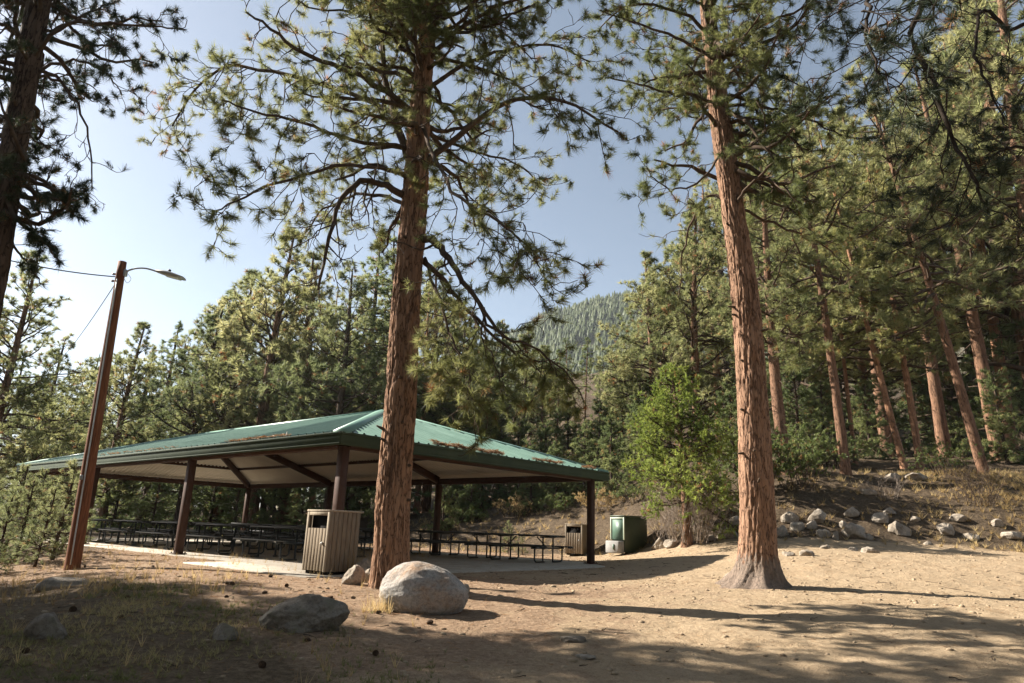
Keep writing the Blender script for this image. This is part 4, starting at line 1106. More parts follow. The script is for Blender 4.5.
rock((735, 577), 22, 5, 33, M['rock'], 'flat pale stone nearly buried left of the grey flared pine roots', None, 0.6, 0.7, sink=0.35)
bank = [(661, 549, 17, 13, .4), (673, 547, 18, 9, .3), (712, 541, 9, 9, .4), (721, 539, 10, 9, .4), (730, 538, 18, 15, .5), (737, 527, 13, 10, .5),
        (793, 523, 18, 15, .5), (820, 524, 19, 14, .5), (799, 531, 14, 11, .3), (813, 529, 11, 10, .4), (825, 537, 15, 12, .7), (855, 519, 17, 11, .7),
        (884, 524, 18, 12, .6), (861, 539, 27, 16, .8), (870, 540, 9, 9, .8), (904, 536, 21, 16, .8), (949, 536, 18, 15, .7), (974, 541, 16, 9, .8),
        (1017, 541, 18, 9, .7), (874, 553, 18, 9, .7), (854, 551, 11, 5, .5), (809, 556, 15, 8, .6), (782, 537, 18, 15, .7), (895, 482, 18, 10, .7),
        (921, 481, 25, 8, .8), (892, 516, 12, 7, .6), (917, 523, 10, 6, .6), (966, 523, 21, 8, .7), (827, 549, 10, 5, .5), (837, 540, 10, 10, .8),
        (790, 556, 13, 5, .6), (930, 545, 9, 5, .6), (845, 528, 12, 7, .7), (1000, 528, 13, 7, .6), (762, 548, 12, 7, .5), (871, 495, 16, 8, .7)]
bank_rows = []
for i, (px, py, w, h, a) in enumerate(bank):
    o = rock((px, py), w, h, 100 + i * 7, M['rock'], '', 'rocks along the bank', a, random.uniform(.7, 1.0), random.uniform(-.4, .4), sink=0.28)
    bank_rows.append((px, py, w, h, a, o))
def nth(n):
    return {1: 'first', 2: 'second', 3: 'third'}.get(n) or ('%dth' % n if n % 100 in (11, 12, 13) else '%d%s' % (n, {1: 'st', 2: 'nd', 3: 'rd'}.get(n % 10, 'th')))
rt_, lf_ = 0, 0
for (px, py, w, h, a, o) in sorted(bank_rows, key=lambda t: t[0]):
    shape = ('large ' if w >= 20 else 'small ' if w < 12 else '') + ('flat ' if h < w * .5 else 'blocky ' if a >= .7 else 'rounded ')
    if px < 755:
        lf_ += 1; o['label'] = '%spale rock, %s from left between green box and grey-rooted pine' % (shape, nth(lf_))
    else:
        rt_ += 1; o['label'] = '%spale rock, %s from left on the bank beyond the grey-rooted pine' % (shape, nth(rt_))

# ------------------------------------------------------------------ grass, litter, shrubs
def scatter_px(n, x0, x1, y0, y1, seed, keep=None):
    r = np.random.default_rng(seed); out = []
    Xw = r.uniform(-14, 20, n * 30); Yw = r.uniform(5.8, 37, n * 30)
    P = np.stack([Xw, Yw, height(Xw, Yw)], 1)
    d = P - EYE; z = d @ FWD; px = W_ / 2 + CAM_F * (d @ RGT) / z; py = H_ / 2 - CAM_F * (d @ UPV) / z
    ok = (px > x0) & (px < x1) & (py > y0) & (py < y1)
    if keep is not None: ok &= keep(px, py, P, r)
    return P[ok][:n]
def blades(P, k, length, width, mat, name, label, seed, spread, tint_noise=True):
    D = np.tile([[0, 0, 1.0]], (len(P), 1))
    t = np.clip(0.5 + fbm(P[:, 0] * 0.9, P[:, 1] * 0.9, None, 3, seed) * 1.3, 0, 1)
    V, T, a = needles(P, D, k, length, width, spread=spread, back=0.02, seed=seed, tint=t, lenvar=0.6)
    o = link_mesh(name, np_mesh(name, V, T, mat, False, a)); tag(o, label, 'grass', kind='stuff'); return o
def in_grass(px, py, P, r):
    m = sstep(0.6, -3.0, P[:, 0] + (P[:, 1] - 6.5) * 0.75) * (1 - sstep(-0.5, 1.5, P[:, 1] - 10.3 - 0.25 * np.clip(-P[:, 0] - 3, 0, 9)))
    m = m * sstep(-0.12, 0.30, fbm(P[:, 0] * 0.9, P[:, 1] * 0.7, None, 3, 61))
    return r.uniform(0, 1, len(px)) < m
Pg = scatter_px(6500, -60, 540, 560, 720, 61, in_grass)
print('GRASS', len(Pg))
blades(Pg, 9, 0.085, 0.0065, M['grass'], 'grass', 'thin patchy grass growing in the shaded left foreground', 62, (0.1, 0.9))
def in_edge(px, py, P, r):
    m = 0.10 + 0.5 * np.exp(-((P[:, 1] - 10.3 - 0.25 * np.clip(-P[:, 0] - 3, 0, 9)) ** 2) / 3) * (P[:, 0] < -4)
    m = np.where(P[:, 0] > 1.5, 0.0, m)
    return r.uniform(0, 1, len(px)) < m
Pd = scatter_px(1000, -60, 430, 545, 710, 63, in_edge)
blades(Pd, 8, 0.20, 0.007, M['drygrass'], 'dry_grass', 'dry straw coloured grass stalks among the green grass', 64, (0.05, 0.6))
def in_bank(px, py, P, r):
    toe = np.interp(P[:, 0], TX, TY); s = P[:, 1] - toe
    m = np.where((s > 0.2) & (s < 7), 0.07 + 0.45 * sstep(13.5, 18, P[:, 0]), 0)
    return r.uniform(0, 1, len(px)) < m
Pb = scatter_px(2600, 400, 1060, 465, 560, 65, in_bank)
blades(Pb, 12, 0.26, 0.014, M['drygrass'], 'dry_grass', 'pale dry grass tufts on the stony bank', 66, (0.1, 0.9))
Pt = at_ground(360, 577); r_ = np.random.default_rng(3)
Pw = Pt + np.concatenate([r_.normal(0, 0.10, (26, 2)), np.zeros((26, 1))], 1)
o = blades(Pw, 6, 0.5, 0.012, M['drygrass'], 'grass_tuft', 'tuft of tall dry grass between the wooden bin and the pine trunk', 67, (0.03, 0.5)); del o['kind']; o['category'] = 'grass tuft'
o.data.materials[0] = M['drygrass']
Pt = at_ground(380, 612); Pw = Pt + np.concatenate([r_.normal(0, 0.09, (30, 2)), np.zeros((30, 1))], 1)
o = blades(Pw, 8, 0.26, 0.008, M['drygrass'], 'grass_tuft', 'short yellow grass tuft at the left foot of the big grey boulder', 68, (0.03, 0.6)); del o['kind']; o['category'] = 'grass tuft'

def litter():
    r = np.random.default_rng(71)
    def k1(px, py, P, rr):
        m = 0.16 + 0.75 * sstep(3.5, -4.0, P[:, 0]) + 0.4 * vnoise(P[:, 0] * 0.6, P[:, 1] * 1.1, s=4)
        return rr.uniform(0, 1, len(px)) < m
    P = scatter_px(13000, -40, 1060, 545, 720, 72, k1)
    P[:, 2] += 0.008
    D = r.normal(size=P.shape); D[:, 2] *= 0.12
    V, T, a = needles(P, D, 3, 0.11, 0.0042, spread=(0, 1.2), seed=73)
    V[:, 2] = np.maximum(V[:, 2], height(V[:, 0], V[:, 1]) + 0.003)
    o = link_mesh('pine_litter', np_mesh('pine_litter', V, T, M['needle_brown'], False, a)); tag(o, 'scattered brown pine needles on the sandy ground', 'pine litter', kind='stuff')
    # clods and grit
    Pc = scatter_px(4200, -40, 1060, 545, 720, 74)
    v0, f0 = ico(1); rr = np.random.default_rng(5); Vs = []; Fs = []; nn = 0
    for p in Pc:
        s = abs(rr.normal(0, 0.014)) + 0.005; v = v0 * (1 + rr.normal(0, .22, (len(v0), 1))) * s * np.array([1.2, 1.0, .7]) + p
        Vs.append(v); Fs.append(f0 + nn); nn += len(v)
    o = link_mesh('gravel', np_mesh('gravel', np.vstack(Vs), np.vstack(Fs), M['grit'], True)); tag(o, 'grit and small clods strewn over the sandy ground', 'gravel', kind='stuff')
M['grit'] = simple('sandy_grit', (0.20, 0.14, 0.09), (0.36, 0.28, 0.19), 3, 0.9, 0.1, 0, 0)
litter()

def twig_litter():
    r = np.random.default_rng(79); P = scatter_px(210, -40, 1060, 560, 700, 80); mb = MB()
    for p in P:
        a = r.uniform(0, 6.28); L = r.uniform(.06, .32); n = 4; q = [p + np.array([0, 0, 0.01])]
        for i in range(n):
            a += r.normal(0, .25); e = q[-1] + np.array([math.cos(a), math.sin(a), 0]) * L / n; e[2] = hz(e[0], e[1]) + 0.008 + r.uniform(0, .01); q.append(e)
        mb.tube(q, np.linspace(.006, .0025, n + 1), 4)
    tag(mb.build('twig_litter', M['twig'], None, True), 'small broken twigs scattered over the ground', 'twigs', kind='stuff')
twig_litter()
# pine cones
def cone_mesh():
    mb = MB(); n = 13
    for i in range(n * 6):
        t = i / (n * 6); th = i * 2.399; rr = 0.032 * math.sin(PI * (0.12 + 0.82 * t)); z = 0.085 * t
        c = np.array([math.cos(th) * rr * .8, math.sin(th) * rr * .8, z]); d = np.array([math.cos(th), math.sin(th), .5]); sd = np.array([-math.sin(th), math.cos(th), 0]) * .009
        mb.add([c - sd, c + sd, c + d * .016 + sd * .5, c + d * .016 - sd * .5], [[0, 1, 2, 3]])
    mb.tube([(0, 0, 0), (0, 0, .04), (0, 0, .088)], [0.014, 0.022, 0.006], 7)
    return mb.mesh('pine_cone', M['cone'])
M['cone'] = simple('pine_cone_scales', (0.045, 0.026, 0.015), (0.12, 0.07, 0.038), 20, 0.8, 0.2, 0, 0)
cm_ = cone_mesh()
Pc = scatter_px(90, 20, 470, 555, 670, 91)
_u, _v = pav_local(Pc[:, 0], Pc[:, 1]); Pc = Pc[(_u < -1.6) | (_v < -1.4)][:28]
for p in Pc:
    o = link_mesh('pine_cone', cm_); o.location = (p[0], p[1], p[2] + 0.014); o.rotation_euler = (random.uniform(1.2, 1.9), 0, random.uniform(0, 6.3)); s = random.uniform(.6, .95); o.scale = (s, s, s)
    tag(o, 'dark brown pine cone lying on the ground left of the big boulder', 'pine cone', 'fallen pine cones')

# bare and leafy shrubs
def bare_shrub(px, py, wpx, hpx, seed, nst, label, mat=None, leaf=None, group=None, name='bare_shrub', k=8, nl=.06, nw=.03):
    g0 = at_ground(px, py); kk = depth_of(g0) / CAM_F; w, hh = wpx * kk, hpx * kk
    g = Grow(seed); r = g.r
    cfg = dict(levels=2, dens=[4.5, 4.0, 0], ratio=[(0.25, 0.5), (0.25, 0.5), (0, 0)], maxl=[0.7, 0.35, .2], rmin=0.004, wig=0.16, grav=0.0, up=0.5, t0=0.25, extra=2, lift=0.15)
    for i in range(nst):
        az = r.uniform(0, 2 * PI); rr = math.sqrt(r.uniform(0, 1)); b = np.array([math.cos(az) * rr * w * .28, math.sin(az) * rr * w * .28, -0.05])
        out = np.array([math.cos(az), math.sin(az), 0]) * rr * (w * .36 / hh) + np.array([0, 0, 1.0])
        g.branch(b, out, hh * r.uniform(.65, 1.05), 0.012, cfg, 0)
    o = empty(name, (g0[0], g0[1] + w * .2, hz(g0[0], g0[1] + w * .2)))
    link_mesh('stems', g.branches_mesh('stems', mat or M['bare_twig']), o)
    if leaf: link_mesh('leaves', g.crown_mesh('leaves', leaf, k, nl, nw, seed), o)
    tag(o, label, 'shrub', group); return o
bare_shrub(697, 546, 84, 74, 811, 46, 'tall leafless grey shrub behind the trunk of the bright green tree')
for i_, (px_, py_, w_, h_) in enumerate([(470, 524, 40, 18), (515, 520, 44, 20), (556, 517, 40, 20), (600, 512, 44, 24), (640, 506, 40, 24)]):
    bare_shrub(px_, py_, w_, h_, 830 + i_, 22, 'low dry brown shrub on the slope behind the tables, %s from the left of five' % ['first', 'second', 'third', 'fourth', 'fifth'][i_], M['twig'], M['drygrass'] if i_ % 2 else M['shrub_leaf'], 'low shrubs on the slope', k=5, nl=.09, nw=.02)
bare_shrub(668, 545, 40, 44, 812, 20, 'small leafless grey shrub between the green box and the bright tree')
bare_shrub(985, 508, 60, 50, 813, 26, 'straggly bare brown shrub at the right edge below the leaning dark trunks', M['twig'])
bare_shrub(890, 500, 44, 26, 814, 20, 'low dry shrub on the bank in front of the leaning orange trunk')
bare_shrub(848, 470, 60, 40, 815, 24, 'tangled dry shrub beneath the orange trunk on top of the bank', M['twig'], M['shrub_leaf'])
bare_shrub(805, 494, 52, 62, 816, 24, 'dense green shrub at the top of the bank right of the grey-rooted pine', M['twig'], M['shrub_leaf'], k=7, nl=.10, nw=.04)
bare_shrub(955, 478, 70, 34, 817, 26, 'low green and brown shrub between the two right-hand leaning trunks', M['twig'], M['shrub_leaf'])
bare_shrub(760, 500, 60, 60, 818, 24, 'green shrub directly behind the trunk of the grey-rooted pine', M['twig'], M['shrub_leaf'], k=12, nl=.10, nw=.05)

# ------------------------------------------------------------------ smaller named trees
def bright_tree():
    base = at_ground(687, 545); k = depth_of(base) / CAM_F; Ht = 182 * k
    print('BRIGHT', base, Ht)
    g = Grow(616); r = g.r
    cfg = dict(levels=3, dens=[4.2, 5.0, 5.0, 0], ratio=[(0.3, 0.5), (0.3, 0.6), (0.4, .7), (0, 0)], maxl=[0.9, 0.45, 0.22, .2], rmin=0.005, wig=0.16, grav=0.25, up=0.7, t0=0.18, extra=1, lift=0.05)
    path = lambda t: np.array([0.10 * math.sin(t * 4) - 0.25 * t, 0.1 * math.sin(t * 3), t * Ht - 0.1])
    radf = lambda t: 0.155 * (1 - t) ** 0.8 + 0.015
    o = empty('juniper_tree', base)
    link_mesh('trunk', trunk_mesh('juniper_trunk', path, radf, M['bark'], 24, 90, flare=0.3, disp=0.012, seed=6), o)
    for i in range(92):
        f = (i + r.uniform(0, 1)) / 92; t = 0.24 + 0.74 * f; az = r.uniform(0, 2 * PI)
        L = 2.1 * (1 - f) ** 0.75 * (0.75 + 0.4 * min(1, f * 6)) * r.uniform(.65, 1.15) + 0.2
        el = 0.0 + 0.7 * f + r.normal(0, .18)
        g.branch(path(t), (math.cos(az) * math.cos(el), math.sin(az) * math.cos(el), math.sin(el)), L, 0.035, cfg, 0)
    link_mesh('branches', g.branches_mesh('juniper_branches', M['twig']), o)
    P = len(g.tp); print('BRIGHT tufts', P)
    link_mesh('crown', g.crown_mesh('juniper_crown', M['needle_bright'], 9, 0.13, 0.022, 616, spread=(0.1, 1.0)), o)
    tag(o, 'bright green lacy young tree standing beside the green metal box', 'tree')
bright_tree()

# tree hanging over the frame from the right
def overhang():
    bx, by = 9.6, 8.2
    b = np.array([bx, by, hz(bx, by)]); o = empty('pine_tree', b)
    path = lambda t: np.array([0.15 * math.sin(t * 3), 0, t * 16.5 - .2]); radf = lambda t: 0.33 * (1 - t) ** .8 + .02
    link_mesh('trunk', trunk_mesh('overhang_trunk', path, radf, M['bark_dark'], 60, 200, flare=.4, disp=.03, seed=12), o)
    G = Grow(717)
    def L(pts): return [at_depth(px, py, by + dy) - b for px, py, dy in pts]
    cfg = dict(CFG_R, dens=[2.2, 3.2, 0], bare=.25)
    P0 = path(0.60)
    for ctrl, r0, c in (([P0] + L([(1010, -60, .2), (950, -30, .1), (920, 10, 0), (915, 40, 0), (930, 80, -.1), (946, 120, -.2), (958, 150, -.2), (975, 185, -.3), (988, 205, -.3)]), .055, cfg),
                        ([path(.55)] + L([(1060, 10, .6), (1010, 30, .7), (985, 10, .7), (975, 50, .6), (990, 90, .5), (1005, 120, .5)]), .04, dict(cfg, bare=.1)),
                        ([path(.62)] + L([(960, -40, -.8), (900, -20, -1.2), (870, 0, -1.4), (868, 40, -1.5), (880, 75, -1.5)]), .04, dict(cfg, bare=.15)),
                        ([path(.5)] + L([(1100, 120, .6), (1050, 140, .5), (1005, 150, .4), (965, 165, .4)]), .04, cfg)):
        g = Grow(int(r0 * 1000) + len(ctrl)); g.limb(ctrl, r0, c, n=26)
        link_mesh('limb', g.branches_mesh('limb', M['twig_backlit']), o); G.tp += g.tp; G.td += g.td
    g = Grow(718); r = g.r
    for i in range(46):
        t = .45 + .53 * (i + r.uniform(0, 1)) / 46; az = r.uniform(-1.9, 1.9); el = r.normal(.2, .2)
        g.branch(path(t), (math.cos(az) * math.cos(el), math.sin(az) * math.cos(el), math.sin(el)), 2.6 * (1.3 - t), .04, CFG_R, 0)
    link_mesh('branches', g.branches_mesh('overhang_branches', M['twig']), o); G.tp += g.tp; G.td += g.td
    link_mesh('crown', G.crown_mesh('overhang_crown', M['needle_shade'], 30, .165, .0075, 717), o)
    tag(o, 'pine outside the right edge whose dark drooping limb hangs into the top right sky', 'pine tree')
overhang()

# ------------------------------------------------------------------ forest: (px of foot, depth m, px/py of the top, prototype, lean)
placed = []
def forest(px, Y, top, key, lean=0.0, rad=1.0, grp='', Ht=None, dx=0.0):
    """foot seen at column px at distance Y, top at picture row top (or height Ht)"""
    foot = at_depth(px, 500, Y); x = foot[0]
    for _ in range(3):       # column px measured at the foot's own row
        z = hz(x, Y); q = project((x, Y, z)); x += (px - q[0]) * depth_of((x, Y, z)) / CAM_F
    z = hz(x, Y)
    if Ht is None:
        t = at_depth(px, top, Y); Ht = max(2.0, t[2] - z)
    o = plant(key, (x, Y, z - 0.05), Ht, random.uniform(0, 6.28), (lean, random.uniform(-.015, .015)), rad, grp)
    placed.append([px, Y, key, o, grp, lean, Ht]); return o
LEFTG, MIDG, RIGHTG = 'pines behind the left half of the pavilion', 'trees behind the right half of the pavilion', 'pines on the wooded bank at the right'
for a in [(-30, 30, 250, 'bushy'), (22, 36, 335, 'bushyb'), (60, 44, 350, 'fir'), (100, 40, 318, 'bushy'), (140, 46, 322, 'fir'), (176, 41, 300, 'bushyb', .05), (204, 52, 290, 'thin'),
          (250, 42, 228, 'bushy', 0, 1.1), (293, 44, 262, 'tall'), (325, 38, 268, 'bushyb'), (352, 48, 240, 'fir'), (378, 40, 232, 'fir'), (400, 52, 250, 'bushy'),
          (8, 58, 372, 'fir'), (84, 62, 355, 'bushyb'), (122, 66, 345, 'tall'), (160, 64, 352, 'firb'), (226, 60, 300, 'bushyb'), (270, 66, 300, 'firb'), (310, 62, 290, 'tallb'), (345, 70, 300, 'bushy'),
          (-60, 40, 300, 'fir'), (40, 75, 395, 'bushy'), (190, 78, 370, 'bushy'), (235, 76, 345, 'fir'), (145, 85, 390, 'bushyb'), (100, 90, 400, 'firb'),
          (214, 45, 268, 'bushy'), (282, 45, 252, 'bushy'), (-10, 48, 352, 'fir'), (30, 54, 372, 'fir'), (76, 54, 362, 'firb'), (118, 50, 352, 'fir'), (158, 54, 340, 'fir'), (186, 56, 330, 'fir'), (218, 48, 318, 'fir'), (262, 54, 318, 'fir'), (288, 56, 322, 'firb'), (336, 56, 310, 'fir'), (366, 60, 300, 'firb'), (55, 66, 388, 'fir'), (205, 70, 360, 'firb'), (130, 74, 380, 'fir')]:
    forest(*a[:4], lean=a[4] if len(a) > 4 else 0, rad=a[5] if len(a) > 5 else 1, grp=LEFTG)
for a in [(425, 46, 262, 'bushy'), (452, 42, 315, 'bushyb'), (476, 50, 322, 'tall'), (500, 44, 318, 'fir'), (522, 56, 330, 'bushyb'), (543, 64, 345, 'bushy'), (566, 70, 338, 'thin'), (585, 60, 338, 'thin'),
          (612, 52, 345, 'firb'), (600, 74, 362, 'fir'), (642, 46, 345, 'fir'), (440, 64, 320, 'firb'), (490, 72, 350, 'fir'), (530, 80, 360, 'bushy'), (556, 52, 400, 'firb'), (578, 90, 395, 'bushyb'), (610, 95, 390, 'fir'), (466, 84, 350, 'bushyb'),
          (468, 45, 330, 'tall', 0, .8), (497, 47, 318, 'tallb', 0, .7), (541, 46, 345, 'thin', 0, 1.2), (556, 50, 350, 'thin'), (416, 43, 285, 'tallb', 0, .9), (443, 48, 300, 'tall', 0, .8), (548, 48, 440, 'youngfir'), (590, 50, 420, 'firb')]:
    forest(*a[:4], lean=a[4] if len(a) > 4 else 0, rad=a[5] if len(a) > 5 else 1, grp=MIDG)
for a in [(786, 27, 150, 'tall', -.035, 1.05), (846, 27, 80, 'tall', -.045, .62), (856, 32, 190, 'tallb', -.02, .5), (905, 30, 110, 'tallb', -.16, .55), (921, 30.5, 130, 'tallb', -.05, .62), (984, 26.5, 60, 'tall', -.14, .62),
          (945, 38, 100, 'tall', -.03, .9), (1000, 36, 60, 'tall', -.05, .9), (1012, 42, 40, 'tallb', 0, .8), (888, 40, 120, 'tall', .0, .9), (962, 48, 90, 'fir'), (870, 46, 110, 'bushy'), 
          (764, 36, 120, 'tall'), (700, 34, 205, 'bushy'), (655, 35, 250, 'bushy'), (720, 50, 180, 'tallb'), (668, 50, 262, 'bushyb'), (656, 60, 318, 'bushy'), (806, 44, 120, 'fir'), 
          (840, 58, 120, 'fir'), (925, 52, 140, 'fir'), (1052, 40, -20, 'bushy'), (1075, 34, -80, 'tall'), (985, 60, 100, 'bushyb'), (815, 70, 120, 'bushyb'), (760, 66, 150, 'fir'), (728, 60, 190, 'firb'), (700, 72, 210, 'bushy'),
          (1030, 56, 20, 'fir')]:
    forest(*a[:4], lean=a[4] if len(a) > 4 else 0, rad=a[5] if len(a) > 5 else 1, grp=RIGHTG)
# understory firs and saplings
UND = 'young firs under the tall trees'
for (px, Y, Ht, key) in [(66, 37, 4.2, 'youngfir'), (112, 40, 4.6, 'youngfir'), (150, 36, 3.6, 'youngfir'), (208, 42, 5.0, 'youngfir'), (232, 37, 3.8, 'youngfir'), (272, 40, 4.6, 'youngfir'), (300, 36, 3.6, 'youngfir'), (345, 42, 5.2, 'youngfir'),
                         (385, 36, 4.0, 'youngfir'), (455, 38, 3.4, 'youngfir'), (482, 41, 4.2, 'youngfir'), (516, 39, 4.6, 'youngfir'), (545, 37, 4.2, 'youngfir'), (568, 39, 5.0, 'youngfir'), (600, 35, 4.4, 'youngfir'), (622, 38, 5.4, 'youngfir'),
                         (442, 33, 2.6, 'youngfir'), (470, 34.5, 3.0, 'youngfir'), (530, 33.5, 3.4, 'youngfir'), (556, 32, 3.0, 'youngfir'), (584, 32.5, 3.6, 'youngfir'), (612, 30, 3.4, 'youngfir'), (640, 31, 3.8, 'youngfir'), (655, 34, 4.4, 'youngfir'), (735, 28, 3.6, 'youngfir'), (800, 30, 4.6, 'youngfir'), (828, 32, 4.2, 'youngfir'), (872, 36, 4.4, 'youngfir'), (890, 44, 5.2, 'youngfir'), (938, 42, 4.6, 'youngfir'), (976, 40, 4.2, 'youngfir'), (1008, 34, 4.8, 'youngfir'), (180, 48, 5.0, 'youngfir'), (30, 42, 5, 'youngfir')]:
    forest(px, Y, 0, key, 0, 1, UND, Ht)
SAPG = 'young pines at the left edge by the lamp post'
for (px, Y, Ht) in [(14, 16.5, 1.9), (34, 15.6, 1.7), (52, 16.8, 2.3), (-8, 14.6, 1.6), (60, 18.5, 1.9), (24, 19.5, 2.2), (-30, 17, 2.4), (2, 18.2, 2.3)]:
    forest(px, Y, 0, 'sapling', random.uniform(.0, .08), 1, SAPG, Ht)
forest(508, 27.6, 0, 'sapling', 0, 1, '', 1.25); forest(522, 27.2, 0, 'sapling', 0, 1, '', 0.8)
placed[-2][3]['label'] = 'taller of two tiny light green pine saplings behind the picnic tables'; placed[-1][3]['label'] = 'shorter of two tiny light green pine saplings behind the picnic tables'
for q in placed[-2:]: q[3]['category'] = 'sapling'; q[3]['group'] = 'tiny saplings behind the tables'
LOOK = dict(tall='tall bare-trunked pine', tallb='tall orange-barked pine', bushy='full bushy pine', bushyb='dark-trunked bushy pine', fir='dense dark conical fir', firb='narrow dark fir', thin='thin sparse high-crowned pine', sapling='slender young pine', youngfir='low bushy young fir')
WHERE = {LEFTG: 'behind the left half of the pavilion', MIDG: 'behind the right half of the pavilion', RIGHTG: 'on the wooded bank at the right', UND: 'growing under the tall trees', SAPG: 'beside the lamp post at the left edge'}
from collections import defaultdict
cnt = defaultdict(list)
for q in placed:
    if q[4]: cnt[(q[2], q[4])].append(q)
for (key, grp), qs in cnt.items():
    qs.sort(key=lambda q: q[0])
    for i, q in enumerate(qs):
        side = ' leaning left' if q[5] < -.1 else ''
        q[3]['label'] = '%s%s, %s%s' % (LOOK[key], side, (nth(i + 1) + ' from left ') if len(qs) > 1 else '', WHERE[grp])
        q[3]['category'] = 'sapling' if key in ('sapling', 'youngfir') else 'fir tree' if key in ('fir', 'firb') else 'pine tree'
# unseen trees: behind, added to block sky light; left, in the sun's way
BACK = [(-13, -4, 17, 'bushy'), (-7, -9, 19, 'tall'), (-1, -7, 18, 'fir'), (5, -10, 20, 'tallb'), (11, -5, 18, 'bushyb'), (16, 0, 19, 'tall'), (-17, 0, 16, 'fir'), (0, -16, 21, 'tall'), (9, -17, 20, 'fir'), (-10, -17, 20, 'bushy'), (20, -8, 20, 'bushy'), (-20, -9, 20, 'tallb')]
for i, (x, y, Ht, key) in enumerate(BACK):
    o = plant(key, (x, y, hz(x, y) - .05), Ht, i * 1.1, (0, 0), 1, 'added trees behind the photographer')
    tag(o, '%s added unseen behind the photographer to block sky light' % LOOK[key], 'fir tree' if key == 'fir' else 'pine tree')
for i, (x, y, Ht, key) in enumerate([(-14.2, 11.2, 12, 'bushy'), (-18.0, 13.0, 15, 'bushyb'), (-13.2, 9.0, 12, 'bushyb'), (-22, 14.0, 17, 'tall'), (-17, 9.6, 14, 'tallb')]):
    o = plant(key, (x, y, hz(x, y) - .05), Ht, i * 1.3, (0, 0), 1, 'trees left of the frame')
    tag(o, '%s standing left of the frame and shading the grass' % LOOK[key], 'fir tree' if key == 'fir' else 'pine tree')

# ------------------------------------------------------------------ mountain with its forest
def mountain():
    xs = np.linspace(-420, 900, 180); ys = np.linspace(320, 1250, 120)
    X, Y = np.meshgrid(xs, ys); x, y = X.ravel(), Y.ravel()
    def mh(x, y):
        ridge = np.interp(x, [-420, -160, -100, -60, -20, 0, 20, 45, 80, 140, 260, 500, 900], [2, 20, 80, 128, 166, 180, 190, 201, 212, 226, 240, 250, 220])
        t = np.clip((y - 330) / 300, 0, 1); prof = t ** 0.9 * np.where(y > 630, np.clip(1 - (y - 630) / 900, 0, 1), 1)
        return ridge * prof * (1 + 0.10 * fbm(x / 110, y / 110, None, 4, 5)) + 6 * fbm(x / 30, y / 30, None, 4, 6) * t - 4
    nx, ny = len(xs), len(ys); i = (np.arange(ny - 1)[:, None] * nx + np.arange(nx - 1)[None]).ravel()
    o = link_mesh('mountain', np_mesh('mountain', np.stack([x, y, mh(x, y)], 1), np.stack([i, i + 1, i + 1 + nx, i + nx], 1), M['mount']))
    tag(o, 'pine-clad mountain slope far behind the trees', 'mountain', kind='structure')
    r = np.random.default_rng(4); n = 15000
    tx = r.uniform(-110, 230, n); ty = r.uniform(335, 660, n)
    keep = fbm(tx / 28, ty / 28, None, 3, 19) > -0.36; tx, ty = tx[keep], ty[keep]; tz = mh(tx, ty); n = len(tx)
    hgt = r.uniform(6, 12, n); ring = 6; th = np.arange(ring) * 2 * PI / ring
    V = []; T = []; b = 0; A = []
    for lay, (z0, z1, rr) in enumerate(((0.08, .6, .24), (.40, 1.0, .15))):
        R = hgt * rr * r.uniform(.8, 1.2, n)
        ringv = np.stack([tx[:, None] + R[:, None] * np.cos(th) * r.uniform(.7, 1.3, (n, ring)), ty[:, None] + R[:, None] * np.sin(th) * r.uniform(.7, 1.3, (n, ring)), (tz + hgt * z0)[:, None] + r.uniform(-.5, .5, (n, ring))], -1)
        apex = np.stack([tx, ty, tz + hgt * z1], -1)[:, None]
        V.append(np.concatenate([ringv, apex], 1).reshape(-1, 3))
        base = b + np.arange(n)[:, None, None] * (ring + 1); j = np.arange(ring)[None, :, None]
        T.append(np.concatenate([base + j, base + (j + 1) % ring, base + ring + 0 * j], 2).reshape(-1, 3)); b += n * (ring + 1)
        A.append(np.repeat(np.clip(r.normal(.45, .2, n), 0, 1), ring + 1))
    o = link_mesh('mountain_forest', np_mesh('mountain_forest', np.vstack(V), np.vstack(T), M['needle_far'], False, np.concatenate(A)))
    tag(o, 'conifer forest covering the far mountain slope', 'forest', kind='stuff')
M['mount'] = simple('dry_mountain_soil', (0.11, 0.10, 0.06), (0.22, 0.185, 0.125), 0.03, 0.95, 0.1, 0, 0.0)
mountain()

# ------------------------------------------------------------------ haze
HAZE = 0.00013
def haze():
    m, nt, nd, L = new_mat('thin_air_haze')
    v = N(nt, 'ShaderNodeVolumePrincipled', Density=HAZE); v.inputs['Color'].default_value = (0.86, 0.92, 1.0, 1); v.inputs['Anisotropy'].default_value = 0.2
    o = N(nt, 'ShaderNodeOutputMaterial'); L.new(v.outputs[0], o.inputs['Volume'])
    mb = MB(); mb.box((0, 620, 140), (1900, 1400, 300)); ob = mb.build('haze', m); tag(ob, kind='stuff')
    ob['label'] = 'thin pale air between the trees and the mountain'
if HAZE > 0: haze()

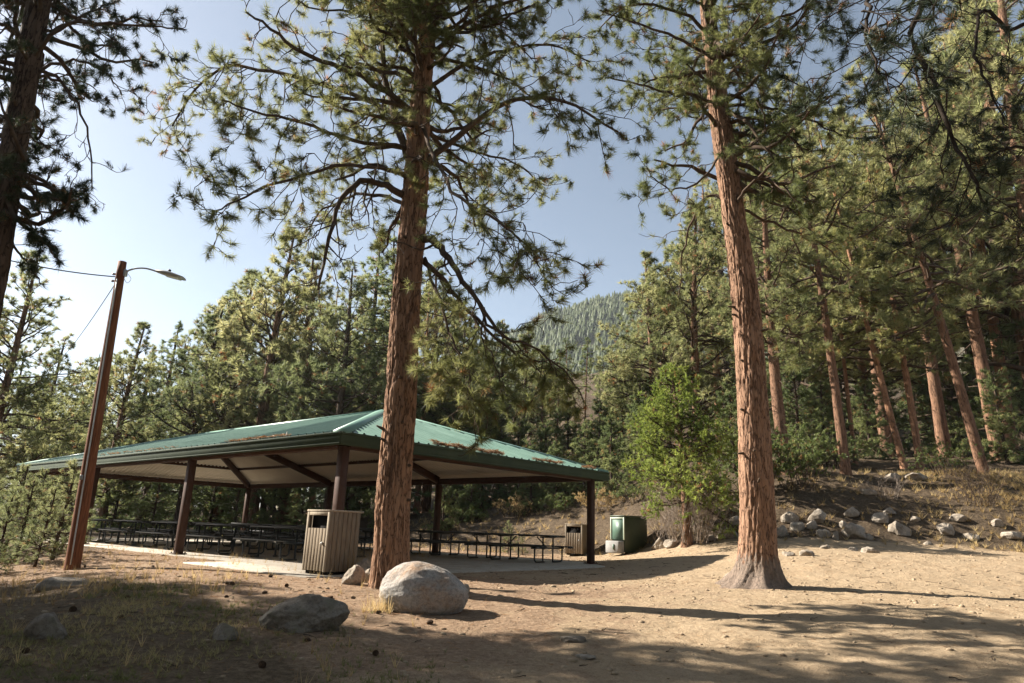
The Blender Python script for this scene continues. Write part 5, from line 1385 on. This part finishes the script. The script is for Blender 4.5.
# ------------------------------------------------------------------ light, sky, camera
SUN_EL = math.radians(34.0); SHDIR = np.array([0.94, -0.34]); SHDIR /= np.linalg.norm(SHDIR)
sun = bpy.data.lights.new('sun', 'SUN'); sun.energy = 5.0; sun.angle = math.radians(0.53); sun.color = (1.0, 0.93, 0.82)
so = bpy.data.objects.new('sun', sun); C.objects.link(so)
ld = Vector((SHDIR[0] * math.cos(SUN_EL), SHDIR[1] * math.cos(SUN_EL), -math.sin(SUN_EL)))
so.rotation_euler = ld.to_track_quat('-Z', 'Y').to_euler()
w = bpy.data.worlds.new('World'); bpy.context.scene.world = w; w.use_nodes = True
nt = w.node_tree; nt.nodes.clear()
sky = nt.nodes.new('ShaderNodeTexSky'); sky.sky_type = 'NISHITA'; sky.sun_disc = False
sky.sun_elevation = SUN_EL
# direction towards the sun, measured clockwise from +Y
sky.sun_rotation = math.atan2(-SHDIR[0], -SHDIR[1])
sky.altitude = 1000; sky.air_density = 0.9; sky.dust_density = 2.2; sky.ozone_density = 1.6
bg = nt.nodes.new('ShaderNodeBackground'); bg.inputs['Strength'].default_value = 0.052
wo = nt.nodes.new('ShaderNodeOutputWorld')
hs = nt.nodes.new('ShaderNodeHueSaturation'); hs.inputs['Hue'].default_value = 0.488; hs.inputs['Saturation'].default_value = 0.72
nt.links.new(sky.outputs[0], hs.inputs['Color']); nt.links.new(hs.outputs[0], bg.inputs['Color']); nt.links.new(bg.outputs[0], wo.inputs['Surface'])

cam = bpy.data.cameras.new('camera'); co = bpy.data.objects.new('camera', cam); C.objects.link(co)
cam.sensor_width = 36.0; cam.lens = CAM_F / W_ * 36.0; cam.clip_end = 5000; cam.clip_start = 0.1
co.matrix_world = Matrix(((RGT[0], UPV[0], -FWD[0], EYE[0]), (RGT[1], UPV[1], -FWD[1], EYE[1]), (RGT[2], UPV[2], -FWD[2], EYE[2]), (0, 0, 0, 1)))
sc = bpy.context.scene; sc.camera = co
sc.render.engine = 'CYCLES'
sc.view_settings.view_transform = 'Standard'; sc.view_settings.look = 'None'; sc.view_settings.gamma = 1.0; sc.view_settings.exposure = 1.75
cy = sc.cycles
cy.max_bounces = 6; cy.diffuse_bounces = 4; cy.glossy_bounces = 2; cy.transmission_bounces = 4; cy.transparent_max_bounces = 4; cy.volume_bounces = 0
cy.use_denoising = True; cy.denoiser = 'OPENIMAGEDENOISE'; cy.denoising_prefilter = 'ACCURATE'
cy.caustics_reflective = False; cy.caustics_refractive = False; cy.sample_clamp_indirect = 6.0
